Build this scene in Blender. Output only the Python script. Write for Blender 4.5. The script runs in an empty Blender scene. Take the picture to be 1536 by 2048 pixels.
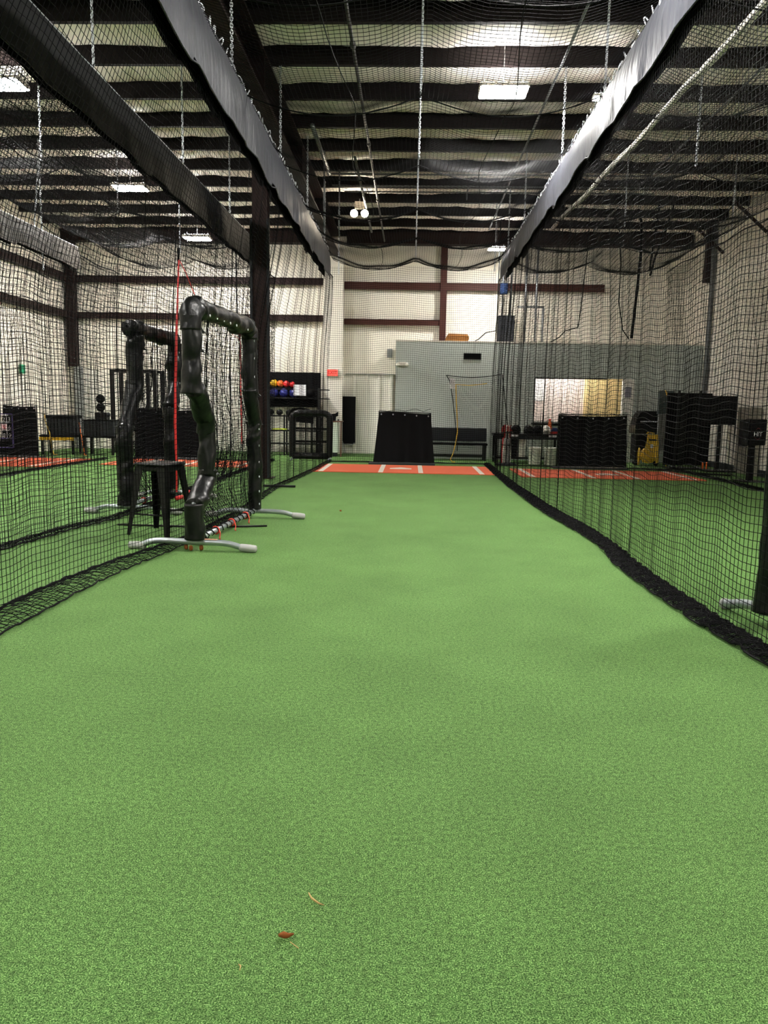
import bpy, math, random
import numpy as np
from math import sin, cos, pi, radians as R, sqrt
from mathutils import Vector, Matrix

random.seed(4); rng = np.random.RandomState(7)
S = bpy.context.scene; COL = S.collection

# ------------------------------------------------------------------ camera, world, exposure
cam_d = bpy.data.cameras.new('camera'); cam = bpy.data.objects.new('camera', cam_d); COL.objects.link(cam)
cam_d.sensor_fit = 'VERTICAL'; cam_d.sensor_height = 36.0; cam_d.lens = 36.0 * 1538 / 2048
cam_d.clip_start = 0.05; cam_d.clip_end = 100
cam.matrix_world = (Matrix.Translation((0, 0, 1.25)) @ Matrix.Rotation(R(1.86), 4, 'Z')
                    @ Matrix.Rotation(R(90 - 7.85), 4, 'X') @ Matrix.Rotation(R(1.0), 4, 'Z'))
S.camera = cam
w = bpy.data.worlds.new('world'); S.world = w; w.use_nodes = True
w.node_tree.nodes['Background'].inputs[0].default_value = (0.5, 0.53, 0.6, 1)
w.node_tree.nodes['Background'].inputs[1].default_value = 0.15
S.view_settings.view_transform = 'Standard'; S.view_settings.look = 'None'
S.view_settings.gamma = 1.0; S.view_settings.use_curve_mapping = False
S.view_settings.exposure = 2.3
LAMP = 105.0          # radiance of the high bay diffusers
YB = 20.3            # back wall
XL, XR = -9.02, 6.9  # side walls
YF = -7.0            # wall behind the camera
ZP = 5.48            # underside of the purlins

# ------------------------------------------------------------------ helpers
def srgb(r, g, b):
    f = lambda c: (c / 12.92 if c <= 0.04045 else ((c + 0.055) / 1.055) ** 2.4)
    return (f(r / 255), f(g / 255), f(b / 255), 1)

def mat(name, col, rough=0.6, metal=0.0, var=0.0, scale=8.0, bump=0.0, bscale=None, emit=None, strength=0, spec=0.5, stretch=None):
    m = bpy.data.materials.new(name); m.use_nodes = True
    n = m.node_tree.nodes; l = m.node_tree.links; b = n['Principled BSDF']
    b.inputs['Base Color'].default_value = col; b.inputs['Roughness'].default_value = rough
    b.inputs['Metallic'].default_value = metal; b.inputs['Specular IOR Level'].default_value = spec
    if emit:
        b.inputs['Emission Color'].default_value = emit; b.inputs['Emission Strength'].default_value = strength
    if var or bump:
        tc = n.new('ShaderNodeTexCoord'); src = tc.outputs['Object']
        if stretch:
            mp = n.new('ShaderNodeMapping'); mp.inputs['Scale'].default_value = stretch
            l.new(src, mp.inputs[0]); src = mp.outputs[0]
    if var:
        t = n.new('ShaderNodeTexNoise'); t.inputs['Scale'].default_value = scale; t.inputs['Detail'].default_value = 4
        l.new(src, t.inputs['Vector'])
        x = n.new('ShaderNodeMix'); x.data_type = 'RGBA'
        x.inputs[6].default_value = tuple(c * (1 - var) for c in col[:3]) + (1,)
        x.inputs[7].default_value = tuple(min(1, c * (1 + var)) for c in col[:3]) + (1,)
        l.new(t.outputs['Fac'], x.inputs[0]); l.new(x.outputs[2], b.inputs['Base Color'])
    if bump:
        t2 = n.new('ShaderNodeTexNoise'); t2.inputs['Scale'].default_value = bscale or scale; t2.inputs['Detail'].default_value = 3
        l.new(src, t2.inputs['Vector'])
        bp = n.new('ShaderNodeBump'); bp.inputs['Strength'].default_value = min(1, bump); bp.inputs['Distance'].default_value = 0.02
        l.new(t2.outputs['Fac'], bp.inputs['Height']); l.new(bp.outputs[0], b.inputs['Normal'])
    return m

class MB:
    """collects shapes and links them as ONE mesh object"""
    def __init__(self): self.v = []; self.f = []; self.sm = []
    def add(self, vs, fs, smooth=False):
        o = len(self.v); self.v += [tuple(p) for p in vs]
        self.f += [tuple(i + o for i in f) for f in fs]; self.sm += [smooth] * len(fs); return self
    def box(self, x0, x1, y0, y1, z0, z1, M=None):
        p = [Vector((x, y, z)) for z in (z0, z1) for y in (y0, y1) for x in (x0, x1)]
        if M: p = [M @ q for q in p]
        return self.add(p, [(0, 2, 3, 1), (4, 5, 7, 6), (0, 1, 5, 4), (2, 6, 7, 3), (0, 4, 6, 2), (1, 3, 7, 5)])
    def bbox(self, x0, x1, y0, y1, z0, z1, c=0.01, M=None):
        """box with chamfered vertical and top edges"""
        ring = lambda i, z: [(x0 + i, y0, z), (x1 - i, y0, z), (x1, y0 + i, z), (x1, y1 - i, z), (x1 - i, y1, z), (x0 + i, y1, z), (x0, y1 - i, z), (x0, y0 + i, z)]
        sh = lambda r, z: [(min(max(x, x0 + c), x1 - c), min(max(y, y0 + c), y1 - c), z) for x, y, _ in r]
        b = ring(c, z0 + c); t = ring(c, z1 - c); lo = sh(b, z0); hi = sh(t, z1)
        P = [Vector(q) for q in lo + b + t + hi]
        if M: P = [M @ q for q in P]
        F = [tuple(range(7, -1, -1)), tuple(range(24, 32))]
        for k in range(3):
            for i in range(8): j = (i + 1) % 8; F.append((k*8+i, k*8+j, k*8+8+j, k*8+8+i))
        return self.add(P, F)
    def tube(self, pts, r, n=8, cap=True, smooth=True, flat=1.0, wob=None):
        pts = [Vector(p) for p in pts]; N = len(pts)
        rs = r if hasattr(r, '__len__') else [r] * N
        T = []
        for i in range(N):
            a = pts[max(i - 1, 0)]; b = pts[min(i + 1, N - 1)]; T.append((b - a).normalized())
        ref = Vector((0, 0, 1)) if abs(T[0].z) < 0.9 else Vector((1, 0, 0))
        u = (ref - T[0] * ref.dot(T[0])).normalized(); V = []
        for i in range(N):
            u = (u - T[i] * u.dot(T[i])).normalized(); q = T[i].cross(u)
            for k in range(n):
                a = 2 * pi * k / n
                rr = rs[i] * (1 + (wob(i, k) if wob else 0))
                V.append(pts[i] + u * cos(a) * rr + q * sin(a) * rr * flat)
        F = [(i*n+k, i*n+(k+1) % n, (i+1)*n+(k+1) % n, (i+1)*n+k) for i in range(N - 1) for k in range(n)]
        if cap: F += [tuple(range(n - 1, -1, -1)), tuple((N - 1) * n + k for k in range(n))]
        return self.add(V, F, smooth)
    def ring(self, c, R0, r, axis='y', n=12, m=5, sx=1, sz=1):
        V = []
        for i in range(n):
            a = 2 * pi * i / n
            for k in range(m):
                b = 2 * pi * k / m; q = R0 + r * cos(b)
                p = (q * cos(a) * sx, r * sin(b), q * sin(a) * sz)
                if axis == 'x': p = (p[1], p[0], p[2])
                if axis == 'z': p = (p[0], p[2], p[1])
                V.append((c[0] + p[0], c[1] + p[1], c[2] + p[2]))
        F = [(i*m+k, ((i+1) % n)*m+k, ((i+1) % n)*m+(k+1) % m, i*m+(k+1) % m) for i in range(n) for k in range(m)]
        return self.add(V, F, True)
    def lathe(self, prof, c=(0, 0, 0), n=16, axis='z', smooth=True):
        V = []
        for r, h in prof:
            for k in range(n):
                a = 2 * pi * k / n; p = (r * cos(a), r * sin(a), h)
                if axis == 'y': p = (p[0], p[2], p[1])
                if axis == 'x': p = (p[2], p[0], p[1])
                V.append((c[0] + p[0], c[1] + p[1], c[2] + p[2]))
        N = len(prof)
        F = [(i*n+k, i*n+(k+1) % n, (i+1)*n+(k+1) % n, (i+1)*n+k) for i in range(N - 1) for k in range(n)]
        F += [tuple(range(n - 1, -1, -1)), tuple((N - 1) * n + k for k in range(n))]
        return self.add(V, F, smooth)
    def ball(self, c, r, n=12, sz=1.0, sx=1.0, sy=1.0):
        m = max(4, n // 2)
        prof = [(max(1e-4, r * sin(pi * i / m)), -r * sz * cos(pi * i / m)) for i in range(m + 1)]
        o = len(self.v); self.lathe(prof, (0, 0, 0), n)
        for i in range(o, len(self.v)):
            x, y, z = self.v[i]; self.v[i] = (c[0] + x * sx, c[1] + y * sy, c[2] + z)
        return self
    def prism(self, poly, y0, y1, plane='xz', M=None):
        n = len(poly)
        def P(a, b, t): return (a, t, b) if plane == 'xz' else ((t, a, b) if plane == 'yz' else (a, b, t))
        V = [Vector(P(a, b, y0)) for a, b in poly] + [Vector(P(a, b, y1)) for a, b in poly]
        if M: V = [M @ q for q in V]
        F = [tuple(range(n)), tuple(range(2 * n - 1, n - 1, -1))] + [(i, n + i, n + (i + 1) % n, (i + 1) % n) for i in range(n)]
        return self.add(V, F)
    def grid(self, fn, nu, nv, smooth=True):
        V = [fn(i / nu, j / nv) for i in range(nu + 1) for j in range(nv + 1)]
        F = [(i*(nv+1)+j, (i+1)*(nv+1)+j, (i+1)*(nv+1)+j+1, i*(nv+1)+j+1) for i in range(nu) for j in range(nv)]
        return self.add(V, F, smooth)
    def build(self, name, m, parent=None, loc=None, mesh_only=False):
        me = bpy.data.meshes.new(name); me.from_pydata(self.v, [], self.f); me.update()
        me.polygons.foreach_set('use_smooth', self.sm); me.materials.append(m)
        return me if mesh_only else link(name, me, parent, loc)

def link(name, me, parent=None, loc=None):
    o = bpy.data.objects.new(name, me); COL.objects.link(o)
    if parent is not None: o.parent = parent
    if loc is not None: o.location = loc
    return o

def tag(o, label=None, cat=None, group=None, kind=None):
    if label: o['label'] = label
    if cat: o['category'] = cat
    if group: o['group'] = group
    if kind: o['kind'] = kind
    return o

def thing(name, label, cat, loc=(0, 0, 0), rz=0, group=None):
    o = bpy.data.objects.new(name, None); COL.objects.link(o); o.empty_display_size = 0.1
    o.location = loc; o.rotation_euler = (0, 0, rz)
    return tag(o, label, cat, group)

def struct(o): o['kind'] = 'structure'; return o

def copy_tree(o, parent=None):
    c = o.copy(); COL.objects.link(c); c.parent = parent
    for ch in list(o.children): copy_tree(ch, c)
    return c

ORD = ['nearest', 'second', 'third', 'fourth', 'fifth', 'sixth', 'seventh', 'eighth']

# strings of a net: arr is (N strings, M samples, 3); each string a three-sided tube
def string_mesh(name, arrs, rad, m):
    VV = []; FF = []; off = 0
    for A, a, rr in arrs:
        A = np.asarray(A, float); N, M, _ = A.shape
        T = np.gradient(A, axis=1); T /= np.linalg.norm(T, axis=2, keepdims=True) + 1e-9
        a = np.array(a, float); u = np.cross(T, a); u /= np.linalg.norm(u, axis=2, keepdims=True) + 1e-9
        q = np.cross(T, u); V = np.empty((N, M, 3, 3))
        for k in range(3):
            t = 2 * pi * k / 3 + 0.5
            V[:, :, k] = A + (u * cos(t) + q * sin(t)) * rr
        VV.append(V.reshape(-1, 3))
        i = np.arange(N)[:, None, None]; j = np.arange(M - 1)[None, :, None]; k = np.arange(3)[None, None, :]
        b0 = (i * M + j) * 3; k2 = (k + 1) % 3
        F = np.stack([b0 + k, b0 + k2, b0 + 3 + k2, b0 + 3 + k], axis=-1).reshape(-1, 4) + off
        FF.append(F); off += N * M * 3
    V = np.concatenate(VV); F = np.concatenate(FF)
    me = bpy.data.meshes.new(name); me.vertices.add(len(V)); me.vertices.foreach_set('co', V.astype(np.float32).ravel())
    me.loops.add(F.size); me.loops.foreach_set('vertex_index', F.astype(np.int32).ravel())
    me.polygons.add(len(F)); me.polygons.foreach_set('loop_start', np.arange(0, F.size, 4, dtype=np.int32))
    me.polygons.foreach_set('use_smooth', np.ones(len(F), dtype=bool))
    me.update(calc_edges=True); me.validate(); me.materials.append(m)
    return me

def net_strings(P, ul, vl, su, sv, rad, ds=0.1, au=(1, 0, 0), av=(0, 0, 1)):
    """P(u, v) in metres of cloth; strings every su across u and every sv across v, sampled every ds"""
    us = np.arange(ul[0], ul[1] + 1e-6, su); vs = np.arange(vl[0], vl[1] + 1e-6, sv)
    vf = np.linspace(vl[0], vl[1], max(3, int((vl[1] - vl[0]) / ds) + 1))
    uf = np.linspace(ul[0], ul[1], max(3, int((ul[1] - ul[0]) / ds) + 1))
    A = P(*np.meshgrid(us, vf, indexing='ij')); B = P(*np.meshgrid(uf, vs, indexing='ij')).transpose(1, 0, 2)
    return [(A, au, rad), (B, av, rad * 1.12)]

def text_mesh(name, s, size, m, depth=0.001):
    cu = bpy.data.curves.new(name, 'FONT'); cu.body = s; cu.size = size; cu.extrude = depth
    cu.align_x = 'CENTER'; cu.align_y = 'CENTER'
    o = bpy.data.objects.new(name, cu); COL.objects.link(o)
    dg = bpy.context.evaluated_depsgraph_get(); me = bpy.data.meshes.new_from_object(o.evaluated_get(dg))
    bpy.data.objects.remove(o); bpy.data.curves.remove(cu); me.materials.clear(); me.materials.append(m)
    return me

# ------------------------------------------------------------------ materials
def turf_mat():
    m = bpy.data.materials.new('turf'); m.use_nodes = True; n = m.node_tree.nodes; l = m.node_tree.links; b = n['Principled BSDF']
    tc = n.new('ShaderNodeTexCoord')
    def noise(s, d, r=0.6):
        t = n.new('ShaderNodeTexNoise'); t.inputs['Scale'].default_value = s; t.inputs['Detail'].default_value = d
        t.inputs['Roughness'].default_value = r; l.new(tc.outputs['Object'], t.inputs['Vector']); return t
    f = noise(290, 4, 0.85); big = noise(1.6, 3)
    r = n.new('ShaderNodeValToRGB'); e = r.color_ramp.elements
    e[0].position = 0.40; e[0].color = (0.008, 0.026, 0.005, 1); e[1].position = 0.61; e[1].color = (0.29, 0.45, 0.165, 1)
    k = e.new(0.50); k.color = (0.055, 0.136, 0.031, 1)
    l.new(f.outputs['Fac'], r.inputs[0])
    x = n.new('ShaderNodeMix'); x.data_type = 'RGBA'; x.blend_type = 'MULTIPLY'; x.inputs[0].default_value = 1
    mr = n.new('ShaderNodeMapRange'); mr.inputs['From Min'].default_value = 0.3; mr.inputs['From Max'].default_value = 0.7
    mr.inputs['To Min'].default_value = 0.88; mr.inputs['To Max'].default_value = 1.1
    mid = noise(62, 3, 0.8); mr2 = n.new('ShaderNodeMapRange'); mr2.inputs['From Min'].default_value = 0.36; mr2.inputs['From Max'].default_value = 0.64
    mr2.inputs['To Min'].default_value = 0.66; mr2.inputs['To Max'].default_value = 1.34
    x2 = n.new('ShaderNodeMix'); x2.data_type = 'RGBA'; x2.blend_type = 'MULTIPLY'; x2.inputs[0].default_value = 1
    l.new(mid.outputs['Fac'], mr2.inputs[0]); l.new(r.outputs[0], x2.inputs[6]); l.new(mr2.outputs[0], x2.inputs[7])
    l.new(big.outputs['Fac'], mr.inputs[0]); l.new(x2.outputs[2], x.inputs[6]); l.new(mr.outputs[0], x.inputs[7])
    l.new(x.outputs[2], b.inputs['Base Color'])
    b.inputs['Roughness'].default_value = 0.75; b.inputs['Specular IOR Level'].default_value = 0.06
    bp = n.new('ShaderNodeBump'); bp.inputs['Strength'].default_value = 0.3; bp.inputs['Distance'].default_value = 0.003
    l.new(f.outputs['Fac'], bp.inputs['Height']); l.new(bp.outputs[0], b.inputs['Normal'])
    return m

M_turf = turf_mat()
M_mat = mat('orange_mat', srgb(200, 84, 47), 0.8, var=0.12, scale=40, bump=0.2, bscale=300)
M_white = mat('white_line', srgb(205, 198, 188), 0.6)
M_wall = mat('white_vinyl_facing', srgb(238, 231, 216), 0.55, var=0.03, scale=2)
M_liner = mat('white_liner_panel', srgb(238, 233, 222), 0.45)
M_drywall = mat('painted_drywall', srgb(228, 222, 210), 0.7, var=0.02, scale=3)
M_grey = mat('grey_painted_wall', srgb(192, 198, 192), 0.65, var=0.03, scale=3)
M_cream = mat('cream_panel', srgb(240, 215, 160), 0.6)
M_ins = mat('insulation_facing', srgb(240, 231, 220), 0.40, var=0.06, scale=3, bump=0.7, bscale=2.0, stretch=(3.5, 0.6, 1), spec=0.6)
M_steel = mat('dark_red_primer_steel', srgb(36, 22, 20), 0.6, spec=0.15, var=0.1, scale=6)
M_purlin = mat('black_brown_purlin', srgb(22, 16, 16), 0.6, spec=0.12, var=0.1, scale=6)
M_brown = mat('red_brown_girt', srgb(66, 36, 30), 0.55, spec=0.2, var=0.1, scale=6)
M_net = mat('black_netting', srgb(5, 5, 6), 0.6, spec=0.05)
M_netfar = mat('far_black_netting', srgb(28, 27, 28), 0.55)
M_rope = mat('black_rope', srgb(8, 8, 9), 0.7, spec=0.15)
M_val = mat('grey_black_vinyl', srgb(57, 58, 64), 0.50, spec=0.16, var=0.38, scale=3, bump=1.0, bscale=3.5, stretch=(1, 4, 0.9))
M_valdark = mat('dark_vinyl', srgb(6, 6, 7), 0.6, spec=0.1)
M_vallight = mat('pale_worn_vinyl', srgb(58, 54, 49), 0.62, spec=0.08, var=0.2, scale=2, bump=0.5, bscale=3)
M_pad = mat('black_vinyl_pad', srgb(9, 10, 11), 0.36, var=0.15, scale=8, bump=0.6, bscale=9, spec=0.3)
M_curtain = mat('black_vinyl_curtain', srgb(4, 4, 5), 0.6, spec=0.08, var=0.1, scale=5, bump=0.25, bscale=4)
M_galv = mat('galvanised_steel', srgb(165, 172, 176), 0.38, 0.75, var=0.08, scale=30)
M_chrome = mat('bright_chain_steel', srgb(205, 208, 214), 0.35, 0.45)
M_pipe = mat('grey_conduit', srgb(120, 122, 124), 0.45, 0.5)
M_dkpipe = mat('dark_sprinkler_pipe', srgb(74, 70, 70), 0.5)
M_blackmetal = mat('black_metal', srgb(10, 10, 11), 0.38, spec=0.25)
M_black = mat('matte_black', srgb(8, 8, 9), 0.7, spec=0.12)
M_dkgrey = mat('dark_grey', srgb(36, 38, 41), 0.6, spec=0.2)
M_red = mat('red_rubber', srgb(205, 38, 40), 0.5)
M_tie = mat('red_cord', srgb(205, 60, 45), 0.6)
M_pvc = mat('white_pvc', srgb(205, 200, 186), 0.5, var=0.08, scale=5)
M_yellow = mat('yellow_plastic', srgb(228, 180, 32), 0.45)
M_cord = mat('yellow_cord', srgb(222, 178, 60), 0.6)
M_blue = mat('blue_plastic', srgb(30, 52, 112), 0.35)
M_ballblue = mat('blue_rubber', srgb(36, 42, 120), 0.35)
M_orange = mat('orange_rubber', srgb(235, 110, 40), 0.45)
M_wicker = mat('wicker', srgb(150, 104, 58), 0.75, spec=0.1, var=0.35, scale=60, bump=0.6, bscale=90)
M_bucket = mat('white_plastic', srgb(245, 240, 228), 0.45)
M_wood = mat('brown_wood', srgb(96, 60, 40), 0.5, var=0.2, scale=12)
M_greyplastic = mat('grey_plastic', srgb(140, 142, 140), 0.5)
M_green = mat('green_paper', srgb(40, 150, 105), 0.7)
M_purple = mat('purple_print', srgb(84, 72, 140), 0.6)
M_paper = mat('white_paper', srgb(235, 235, 238), 0.6)
M_pink = mat('pinkish_drywall', srgb(226, 212, 208), 0.7)
M_lamp = mat('lamp_diffuser', (1, 1, 1, 1), 0.5, emit=(1.0, 0.975, 0.935, 1), strength=LAMP)
M_up = mat('ceiling_fill_strip', (1, 1, 1, 1), 0.5, emit=(1.0, 0.975, 0.935, 1), strength=LAMP * 0.20)  # glow added on the lamp tops to brighten the ceiling
M_spot = mat('spot_lens', (1, 1, 1, 1), 0.4, emit=(1.0, 0.86, 0.66, 1), strength=40)
M_exit = mat('exit_face', srgb(200, 40, 36), 0.5, emit=(1.0, 0.10, 0.07, 1), strength=0.28)
M_leaf = mat('dry_leaf', srgb(196, 168, 114), 0.7, spec=0.1)
M_leafb = mat('brown_leaf', srgb(135, 78, 42), 0.7, spec=0.1)
M_dirt = mat('tape_grey', srgb(160, 160, 158), 0.6)

# ------------------------------------------------------------------ floor, walls, roof
fl = MB().box(XL - 0.2, XR + 0.2, YF - 0.2, YB + 0.2, -0.12, 0.0).build('floor', M_turf); struct(fl)

def bulge(z, levels):
    for a, b in zip(levels, levels[1:]):
        if a <= z <= b: return 0.055 * sin(pi * (z - a) / (b - a)) ** 0.7 if b > a else 0
    return 0
LV = [2.10, 3.36, 4.27, 5.6]
def wall_fn(u, v):
    x = XL + (XR - XL) * u; z = 2.06 + (5.75 - 2.06) * v
    return (x, YB - bulge(z, LV), z)
wb = MB(); wb.grid(wall_fn, 40, 40); wb.box(XL - 0.2, XR + 0.2, YB + 0.08, YB + 0.2, 0, 5.9)
wall_back = struct(wb.build('wall_back', M_wall))
def liner(x0, x1, pitch=0.30):           # ribbed liner panel, about 1 m wide, each its own piece
    n = round((x1 - x0) / pitch); poly = []
    p = (x1 - x0) / n
    for i in range(n):
        a = x0 + i * p
        poly += [(a, 0), (a + p * 0.66, 0), (a + p * 0.74, -0.035), (a + p * 0.92, -0.035)]
    poly += [(x1, 0), (x1, 0.05), (x0, 0.05)]
    return [(a, b + YB - 0.02) for a, b in poly]
for i in range(16):
    x0 = XL + i * 0.95; x1 = x0 + 0.945
    if x0 > -0.6: break
    MB().prism(liner(x0, x1), 0.0, 2.06, 'xy').build('liner_panel', M_liner, wall_back)
for x0, x1, z0, z1, mm in [(-8.72, -2.3, 4.27, 4.44, M_steel), (-8.72, -2.3, 3.36, 3.52, M_steel), (-1.76, 4.8, 4.18, 4.36, M_brown), (-1.76, 0.70, 3.30, 3.44, M_brown)]:
    MB().prism([(YB - 0.20, z0), (YB - 0.20, z1 - 0.02), (YB - 0.22, z1), (YB - 0.02, z1), (YB - 0.02, z1 - 0.03), (YB - 0.17, z1 - 0.03), (YB - 0.17, z0)], x0, x1, 'yz').build('girt', mm, wall_back)
MB().box(-2.27, -1.77, YB - 0.42, YB + 0.05, 0, 5.15).build('boxed_column', M_drywall, wall_back)
MB().box(0.68, 0.84, YB - 0.24, YB - 0.02, 2.78, 5.45).build('post', M_brown, wall_back)
cr = MB().box(-8.90, -8.70, YB - 0.36, YB - 0.10, 2.13, 5.4)
cr.build('corner_column', M_steel, wall_back)
MB().bbox(-8.78, -8.60, YB - 0.34, YB - 0.12, 0, 2.13, 0.03).build('column_wrap', M_greyplastic, wall_back)
MB().box(-1.7, XR, YB - 0.34, YB - 0.05, 5.28, 5.56).build('eave_beam', M_steel, wall_back)
MB().box(XL, -2.3, YB - 0.34, YB - 0.05, 5.28, 5.56).build('eave_beam', M_steel, wall_back)
MB().box(-1.72, -0.4, YB - 0.10, YB - 0.02, 2.055, 2.07).build('top_trim', M_greyplastic, wall_back)

def wl_fn(u, v):
    y = YF + (YB - YF) * u; z = 5.75 * v
    return (XL + bulge(z, [0.05, 1.8, 3.36, 4.27, 5.7]), y, z)
wl = MB(); wl.grid(wl_fn, 30, 40); wl.box(XL - 0.2, XL - 0.06, YF, YB, 0, 5.9)
wall_left = struct(wl.build('wall_left', M_wall))
for z0, z1 in ((4.27, 4.44), (3.36, 3.52)):
    MB().prism([(XL + 0.20, z0), (XL + 0.20, z1 - 0.02), (XL + 0.22, z1), (XL + 0.02, z1), (XL + 0.02, z0)], YF, YB - 0.15, 'xz').build('girt', M_steel, wall_left)

wall_right = struct(MB().box(XR, XR + 0.15, YF, YB, 0, 5.9).build('wall_right', M_wall))
MB().tube([(XR - 0.06, 18.45, 0.0), (XR - 0.06, 18.45, 5.5)], 0.055, 10).build('downpipe', M_pipe, wall_right)
MB().box(XR - 0.20, XR, 18.5, 18.66, 4.2, 5.6).build('column', M_steel, wall_right)
for y in (13.2, 15.4):
    MB().box(XR - 0.16, XR, y, y + 0.16, 4.6, 5.6).build('column', M_steel, wall_right)
for y in (11.4, 13.7, 15.9, 18.0):
    MB().tube([(XR - 0.02, y, 4.75), (XR - 0.75, y + 0.05, 5.40)], 0.035, 6).build('brace', M_steel, wall_right)
MB().box(XR - 0.012, XR, 14.0, 14.03, 0, 4.6).build('panel_joint', M_greyplastic, wall_right)
MB().box(XR - 0.03, XR, YF, 18.7, 0, 0.13).build('skirting', M_dkgrey, wall_right)
wall_front = struct(MB().box(XL, XR, YF - 0.15, YF, 0, 5.9).build('wall_front', M_wall))

ceiling = struct(MB().box(XL - 0.2, XR + 0.2, YF - 0.2, YB + 0.2, 5.86, 5.95).build('ceiling', M_ins))
k0 = -14
for k in range(k0, 11):
    y = 9.2 + 1.09 * k
    if y < YF + 0.2 or y > YB - 0.1: continue
    MB().prism([(y, ZP), (y + 0.07, ZP), (y + 0.07, ZP + 0.015), (y + 0.014, ZP + 0.015), (y + 0.014, ZP + 0.24), (y - 0.06, ZP + 0.24), (y - 0.06, ZP + 0.225), (y, ZP + 0.225)], XL, XR, 'yz').build('purlin', M_purlin, ceiling)
    y1 = min(y + 1.09, YB)
    ph = random.random() * 6
    def ins(u, v, y=y, y1=y1, ph=ph):
        x = XL + (XR - XL) * u; yy = y + (y1 - y) * v
        s = 0.185 * sin(pi * v) ** 0.75 * (1 + 0.10 * sin(x * 2.1 + ph) + 0.05 * sin(x * 5.3))
        return (x, yy, ZP + 0.25 - s + 0.012 * sin(x * 11 + ph) * sin(pi * v))
    MB().grid(ins, 90, 8).build('insulation_batt', M_ins, ceiling)
# main frame along the lane, with its mid column
rf = MB(); rf.box(-2.10, -2.08, 0.5, YB - 0.3, 4.98, 5.48); rf.box(-2.30, -1.86, 0.5, YB - 0.3, 4.95, 4.98); rf.box(-2.30, -1.86, 0.5, YB - 0.3, 5.46, 5.48)
for y in (4, 7, 10, 13.3, 16.5): rf.box(-2.28, -1.88, y, y + 0.012, 4.97, 5.47)
rf.build('rafter', M_steel, ceiling)
MB().tube([(-0.75, 2, 5.30), (-0.75, YB - 0.5, 5.30)], 0.021, 8).build('sprinkler_pipe', M_dkpipe, ceiling)
for y in (6.0, 9.3, 12.6, 15.9): MB().tube([(-0.75, y, 5.30), (-0.75, y + 0.10, 5.30)], 0.034, 8).build('pipe_coupling', M_dkpipe, ceiling)
MB().tube([(-1.02, 13.4, 5.32), (-1.02, 18.9, 5.32)], 0.024, 8).build('conduit', M_pipe, ceiling)
MB().tube([(-1.55, 12.0, 5.34), (-1.55, 14.4, 5.34)], 0.035, 8).build('conduit', M_pipe, ceiling)
for y, x0, x1 in ((14.6, -1.6, 4.2), (15.35, -1.6, 4.6), (15.75, -1.4, 4.6)):
    MB().tube([(x0, y, 5.40), (x1, y, 5.40)], 0.016, 6).build('conduit', M_pipe, ceiling)
for x, y0, y1 in ((1.75, 8.0, 19), (2.7, 9, 19), (-4.2, 7, 19), (4.2, 7, 19)):
    MB().tube([(x, y0, 5.42), (x, y1, 5.42)], 0.016, 6).build('conduit', M_pipe, ceiling)
MB().tube([(1.0, 15.4, 5.40), (0.95, 15.0, 5.2), (0.93, 14.7, 5.0)], 0.014, 6).build('conduit', M_pipe, ceiling)

cl = thing('steel_column', 'dark brown steel column rising to the roof beside the left netting', 'column', (-2.51, 12.98, 0))
sc = MB(); sc.box(-0.12, 0.12, -0.13, -0.115, 0.01, 4.95); sc.box(-0.12, 0.12, 0.115, 0.13, 0.01, 4.95); sc.box(-0.008, 0.008, -0.115, 0.115, 0.01, 4.95)
sc.build('post', M_steel, cl)
MB().box(-0.20, 0.20, -0.18, 0.18, 0.0, 0.014).build('base_plate', M_steel, cl)
for x in (-0.135, 0.14): MB().box(x - 0.02, x + 0.02, -0.17, -0.13, 0.02, 4.2).build('cable_channel', M_dkgrey, cl)

# grey painted room at the back right
YW = 18.8; Zt = 2.79
wi = MB()
for a in [(-0.39, 2.96, YW, YW + 0.12, 0, Zt), (2.96, 4.64, YW, YW + 0.12, 0, 0.88), (2.96, 5.30, YW, YW + 0.12, 1.985, Zt), (5.30, XR, YW, YW + 0.12, 0, Zt),
          (-0.39, -0.27, YW + 0.12, YB - 0.05, 0, Zt)]: wi.box(*a)
wall_inner = struct(wi.build('wall_inner', M_grey))
MB().box(-0.40, XR, YW - 0.005, YB - 0.05, Zt, Zt + 0.03).build('room_roof', M_drywall, wall_inner)
MB().box(-0.27, XR, YB - 0.20, YB - 0.10, 0, Zt).build('room_back_wall', M_pink, wall_inner)
MB().box(4.36, 5.55, YB - 0.55, YB - 0.45, 0, Zt).build('cream_partition', M_cream, wall_inner)
fr = MB(); fr.box(2.94, 4.66, YW - 0.02, YW + 0.14, 1.965, 1.99); fr.box(2.94, 2.965, YW - 0.02, YW + 0.14, 0.86, 1.99); fr.box(2.94, 4.66, YW - 0.02, YW + 0.14, 0.86, 0.885)
win = struct(fr.build('window_1', M_blackmetal))
MB().box(2.90, 4.66, YW - 0.12, YW + 0.16, 0.885, 0.91).build('counter_ledge', M_dkgrey, win)
jb = MB(); jb.box(5.06, 5.31, YW - 0.02, YW + 0.14, 0, 1.99); jb.box(4.62, 4.66, YW, YW + 0.13, 0, 0.88)
struct(jb.build('trim_1', mat('white_gloss_paint', srgb(245, 242, 235), 0.5)))
MB().box(4.66, 5.06, YW + 0.02, YW + 0.10, 0, 0.10).build('threshold', M_dkgrey, wall_inner)
# lit fixture inside the room
il = thing('ceiling_panel_light', 'white panel light on the ceiling inside the grey room', 'light', (3.9, 19.5, Zt))
MB().box(-0.62, 0.62, -0.17, 0.17, -0.06, -0.002).build('housing', M_white, il)
MB().box(-0.58, 0.58, -0.14, 0.14, -0.068, -0.06).build('diffuser', mat('panel_diffuser', (1, 1, 1, 1), emit=(1, 0.93, 0.84, 1), strength=13), il)

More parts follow.
